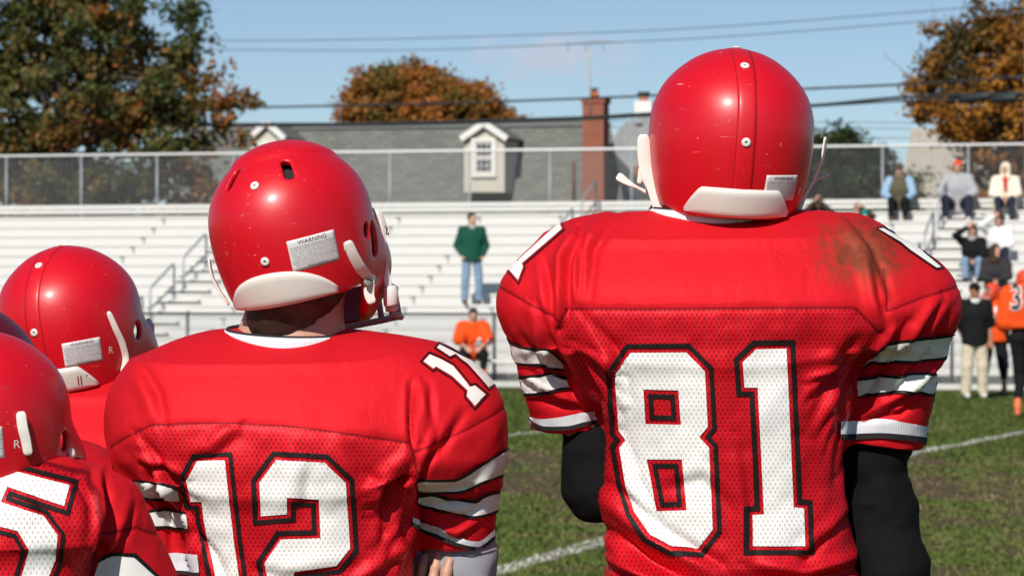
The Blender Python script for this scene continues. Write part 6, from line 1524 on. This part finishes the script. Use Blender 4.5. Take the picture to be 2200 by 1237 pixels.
o, *_ = person('person in hooded cream coat with red scarf on top row', seat_at(2162, 14), FT, sit('lap', 1.05, **SITK), dict(hyaw=-0.2), 'skin', [('coat', 'cream_coat', top_g(0.045, 0.95, 0.05, 0.01)), ('jeans', 'denim_dark', legs_g()), ('shoe', 'black_cloth', shoe_g), ('hood', 'cream_coat', hood_g), ('scarf', 'red_scarf', scarf_g)])
o, *_ = person('person in dark brown jacket holding binoculars up to the eyes', seat_at(1762, 11), FT, sit('bino', 1.02, **SITK), dict(hyaw=0), 'skin', [('jacket', 'brown_coat', top_g(0.035, 0.95)), ('trousers', 'black_cloth', legs_g()), ('shoe', 'shoe_brown', shoe_g), ('hair', 'hair_brown', hair_g('short'))], hands=(0.8, 0.8), palms=((0, 0, 1), (0, 0, 1)))
q = seat_at(1762, 11)+np.array([0, -0.30, 0.84]); bi = thing('binoculars', 'small black binoculars held up by person in brown jacket', 'binoculars', q)
for s_ in (-1, 1): m = MB(); m.tube([q+np.array([s_*.035, .07, 0]), q+np.array([s_*.035, .0, 0]), q+np.array([s_*.04, -.07, 0])], [.016, .022, .028], 12); m.build('barrel', M['black_cloth'], bi, True)
m = MB(); m.box(q, (.03, .03, .012)); m.build('bridge', M['black_cloth'], bi)
o, *_ = person('long haired person with raised teal mug just above muddy shoulder', seat_at(1846, 10), FT, sit('shadeR', 1.0, **SITK), dict(hyaw=-0.3), 'skin', [('jacket', 'brown_coat', top_g(0.03, 0.95)), ('trousers', 'black_cloth', legs_g()), ('shoe', 'shoe_brown', shoe_g), ('hair', 'hair_brown', hair_g('long'))])
q = seat_at(1846, 10)+np.array([0.10, -0.30, 0.76]); bi = thing('mug', 'small teal mug held by long haired person', 'mug', q)
m = MB(); m.tube([q-ZU*.05, q+ZU*.05], [.036, .042], 14); m.build('cup', M['teal'], bi, True); m = MB(); m.tube([q+np.array([.04, 0, .03]), q+np.array([.07, 0, .015]), q+np.array([.07, 0, -.02]), q+np.array([.038, 0, -.03])], .007, 6); m.build('handle', M['teal'], bi, True)
o, *_ = person('person in black jacket and pale jeans shading eyes with raised hand', seat_at(2092, 8), FT, sit('shadeL', 1.0, **SITK), dict(hyaw=-0.1), 'skin', [('jacket', 'black_cloth', top_g(0.02, 0.95)), ('jeans', 'denim', legs_g()), ('shoe', 'black_cloth', shoe_g), ('hair', 'hair_dark', hair_g('long')), ('collar', 'hood_grey', collar_g)])
o, *_ = person('person in white jacket shading eyes beside the one in black jacket', seat_at(2148, 9), FT, sit('shadeL', 1.0, **SITK), dict(hyaw=-0.3), 'skin', [('jacket', 'white_coat', top_g(0.04, 0.95)), ('jeans', 'denim_dark', legs_g()), ('shoe', 'shoe_white', shoe_g), ('hair', 'hair_dark', hair_g('long'))])
o, *_ = person('person in dark brown hood and charcoal coat above the orange helmets', seat_at(2142, 6), FT, sit('lap', 1.0, **SITK), dict(hyaw=0.7), 'skin', [('coat', 'charcoal', top_g(0.04, 0.95)), ('trousers', 'black_cloth', legs_g()), ('shoe', 'shoe_brown', shoe_g), ('hood', 'brown_coat', hood_g)])
# coach
b = P(2094, 855, 54.0)*np.array([1, 1, 0])
J = stand(1.80, 'back', 0.12)
o, *_ = person('coach in black polo shirt, dark cap and khaki trousers on the sideline', b, 0.05, J, dict(hyaw=0.25), 'skin_tan', [('polo_shirt', 'black_cloth', top_g(0.03, 0.46, 0.0, r=(0.085, 0.078, 0.06))), ('undershirt', 'white_cloth', collar_g), ('trousers', 'khaki', legs_g((0.112, 0.09, 0.080), 0.98)), ('shoe', 'shoe_white', shoe_g), ('cap', 'black_cloth', cap_g), ('hair', 'hair_dark', hair_g('short'))])
jb = bvh_obj(child(o, 'polo_shirt')); print_px('chest_emblem', [[(2106, 656), (2116, 655), (2117, 666), (2107, 667)]], 2, jb, plain('white_red_emblem', (0.62, 0.30, 0.27), 0.6, 0.5, 90), o, off=0.006)
jc = bvh_obj(child(o, 'cap')); print_px('cap_emblem', [[(2092, 602), (2100, 602), (2100, 609), (2092, 609)]], 2, jc, plain('red_emblem', (0.5, 0.10, 0.08), 0.6, 0.4, 90), o, off=0.006)
# orange players
OG = [('jersey', 'orange_cloth', top_g(0.06, 0.44, 0.04, 0.0, r=(0.105, 0.10, 0.085))), ('trousers', 'black_cloth', legs_g((0.108, 0.088, 0.062), 0.72)), ('shoe', 'charcoal', shoe_g)]
b = P(2136, 648, 55.2)*np.array([1, 1, 0]); J = stand(1.80, 'folded', 0.15); J['head'] = np.array([-0.02, -0.05, 1.68])
o, w_, hl, HA, hc = person('orange helmeted player standing half hidden between coach and number 3', b, -0.35, J, dict(hyaw=-0.7), 'skin_tan', OG)
hw_ = w_(np.array([J['head']]))[0]; helmet(o, hw_, R(180+62), R(0), 0, 1.0, M['helmet_orange'], h=0.006, simple=True, bars='mask_white')
jb = bvh_obj(child(o, 'jersey')); print_text('5', 2142, 672, 22, jb, M['white_cloth'], o, 0.012, 0.04)
b = P(2203, 648, 45.0)*np.array([1, 1, 0])
J = {k: np.array(v) for k, v in stand(1.97, 'down', 0.13).items()}
# walking away from the camera, facing turned round; left leg trails with heel lifted
J.update(knL=np.array([.12, -.02, .52]), anL=np.array([.14, .05, .09]), knR=np.array([-.06, -.10, .50]), anR=np.array([-.10, .30, .20]), toeR=np.array([-.0, .03, -.13]), elR=np.array([.27, .06, 1.18]), wrR=np.array([.22, -.14, 1.02]), elL=np.array([-.27, .0, 1.20]), wrL=np.array([-.22, -.20, 1.08]))
J['toeL'] = np.array([0, -.16, -.05]); J['head'] = J['head']+np.array([0, -.10, -.03])
for a_, b_ in (('kn', 0), ('an', 0), ('toe', 0)): J[a_+'L'], J[a_+'R'] = J[a_+'L']*np.array([-1, 1, 1]), J[a_+'R']*np.array([-1, 1, 1])
toes = {k: J.pop(k) for k in ('toeL', 'toeR')}
class JD(dict): pass
o, w_, hl, HA, hc = person('orange player number 3 walking away at the right edge', b, R(180-8), J, dict(hyaw=0.3), 'skin_tan', [('jersey', 'orange_cloth', top_g(0.06, 0.44, 0.24, 0.0, r=(0.105, 0.10, 0.085))), OG[1]]+[('tights', 'black_cloth', legs_g((0.098, 0.074, 0.052), 0.97)), ('shoe', 'shoe_orange', lambda p, J, hl: shoe_g(p, dict(J, **toes), hl))])
hw_ = w_(np.array([J['head']]))[0]; helmet(o, hw_, R(-20), R(0), 0, 1.0, M['helmet_orange'], h=0.006, simple=True, bars='mask_white')
jb = bvh_obj(child(o, 'jersey')); print_text('3', 2184, 642, 52, jb, M['white_cloth'], o, 0.012, 0.045, 0.8); print_text('3', 2184, 642, 52, jb, M['black_cloth'], o, 0.02, 0.0, 0.8)
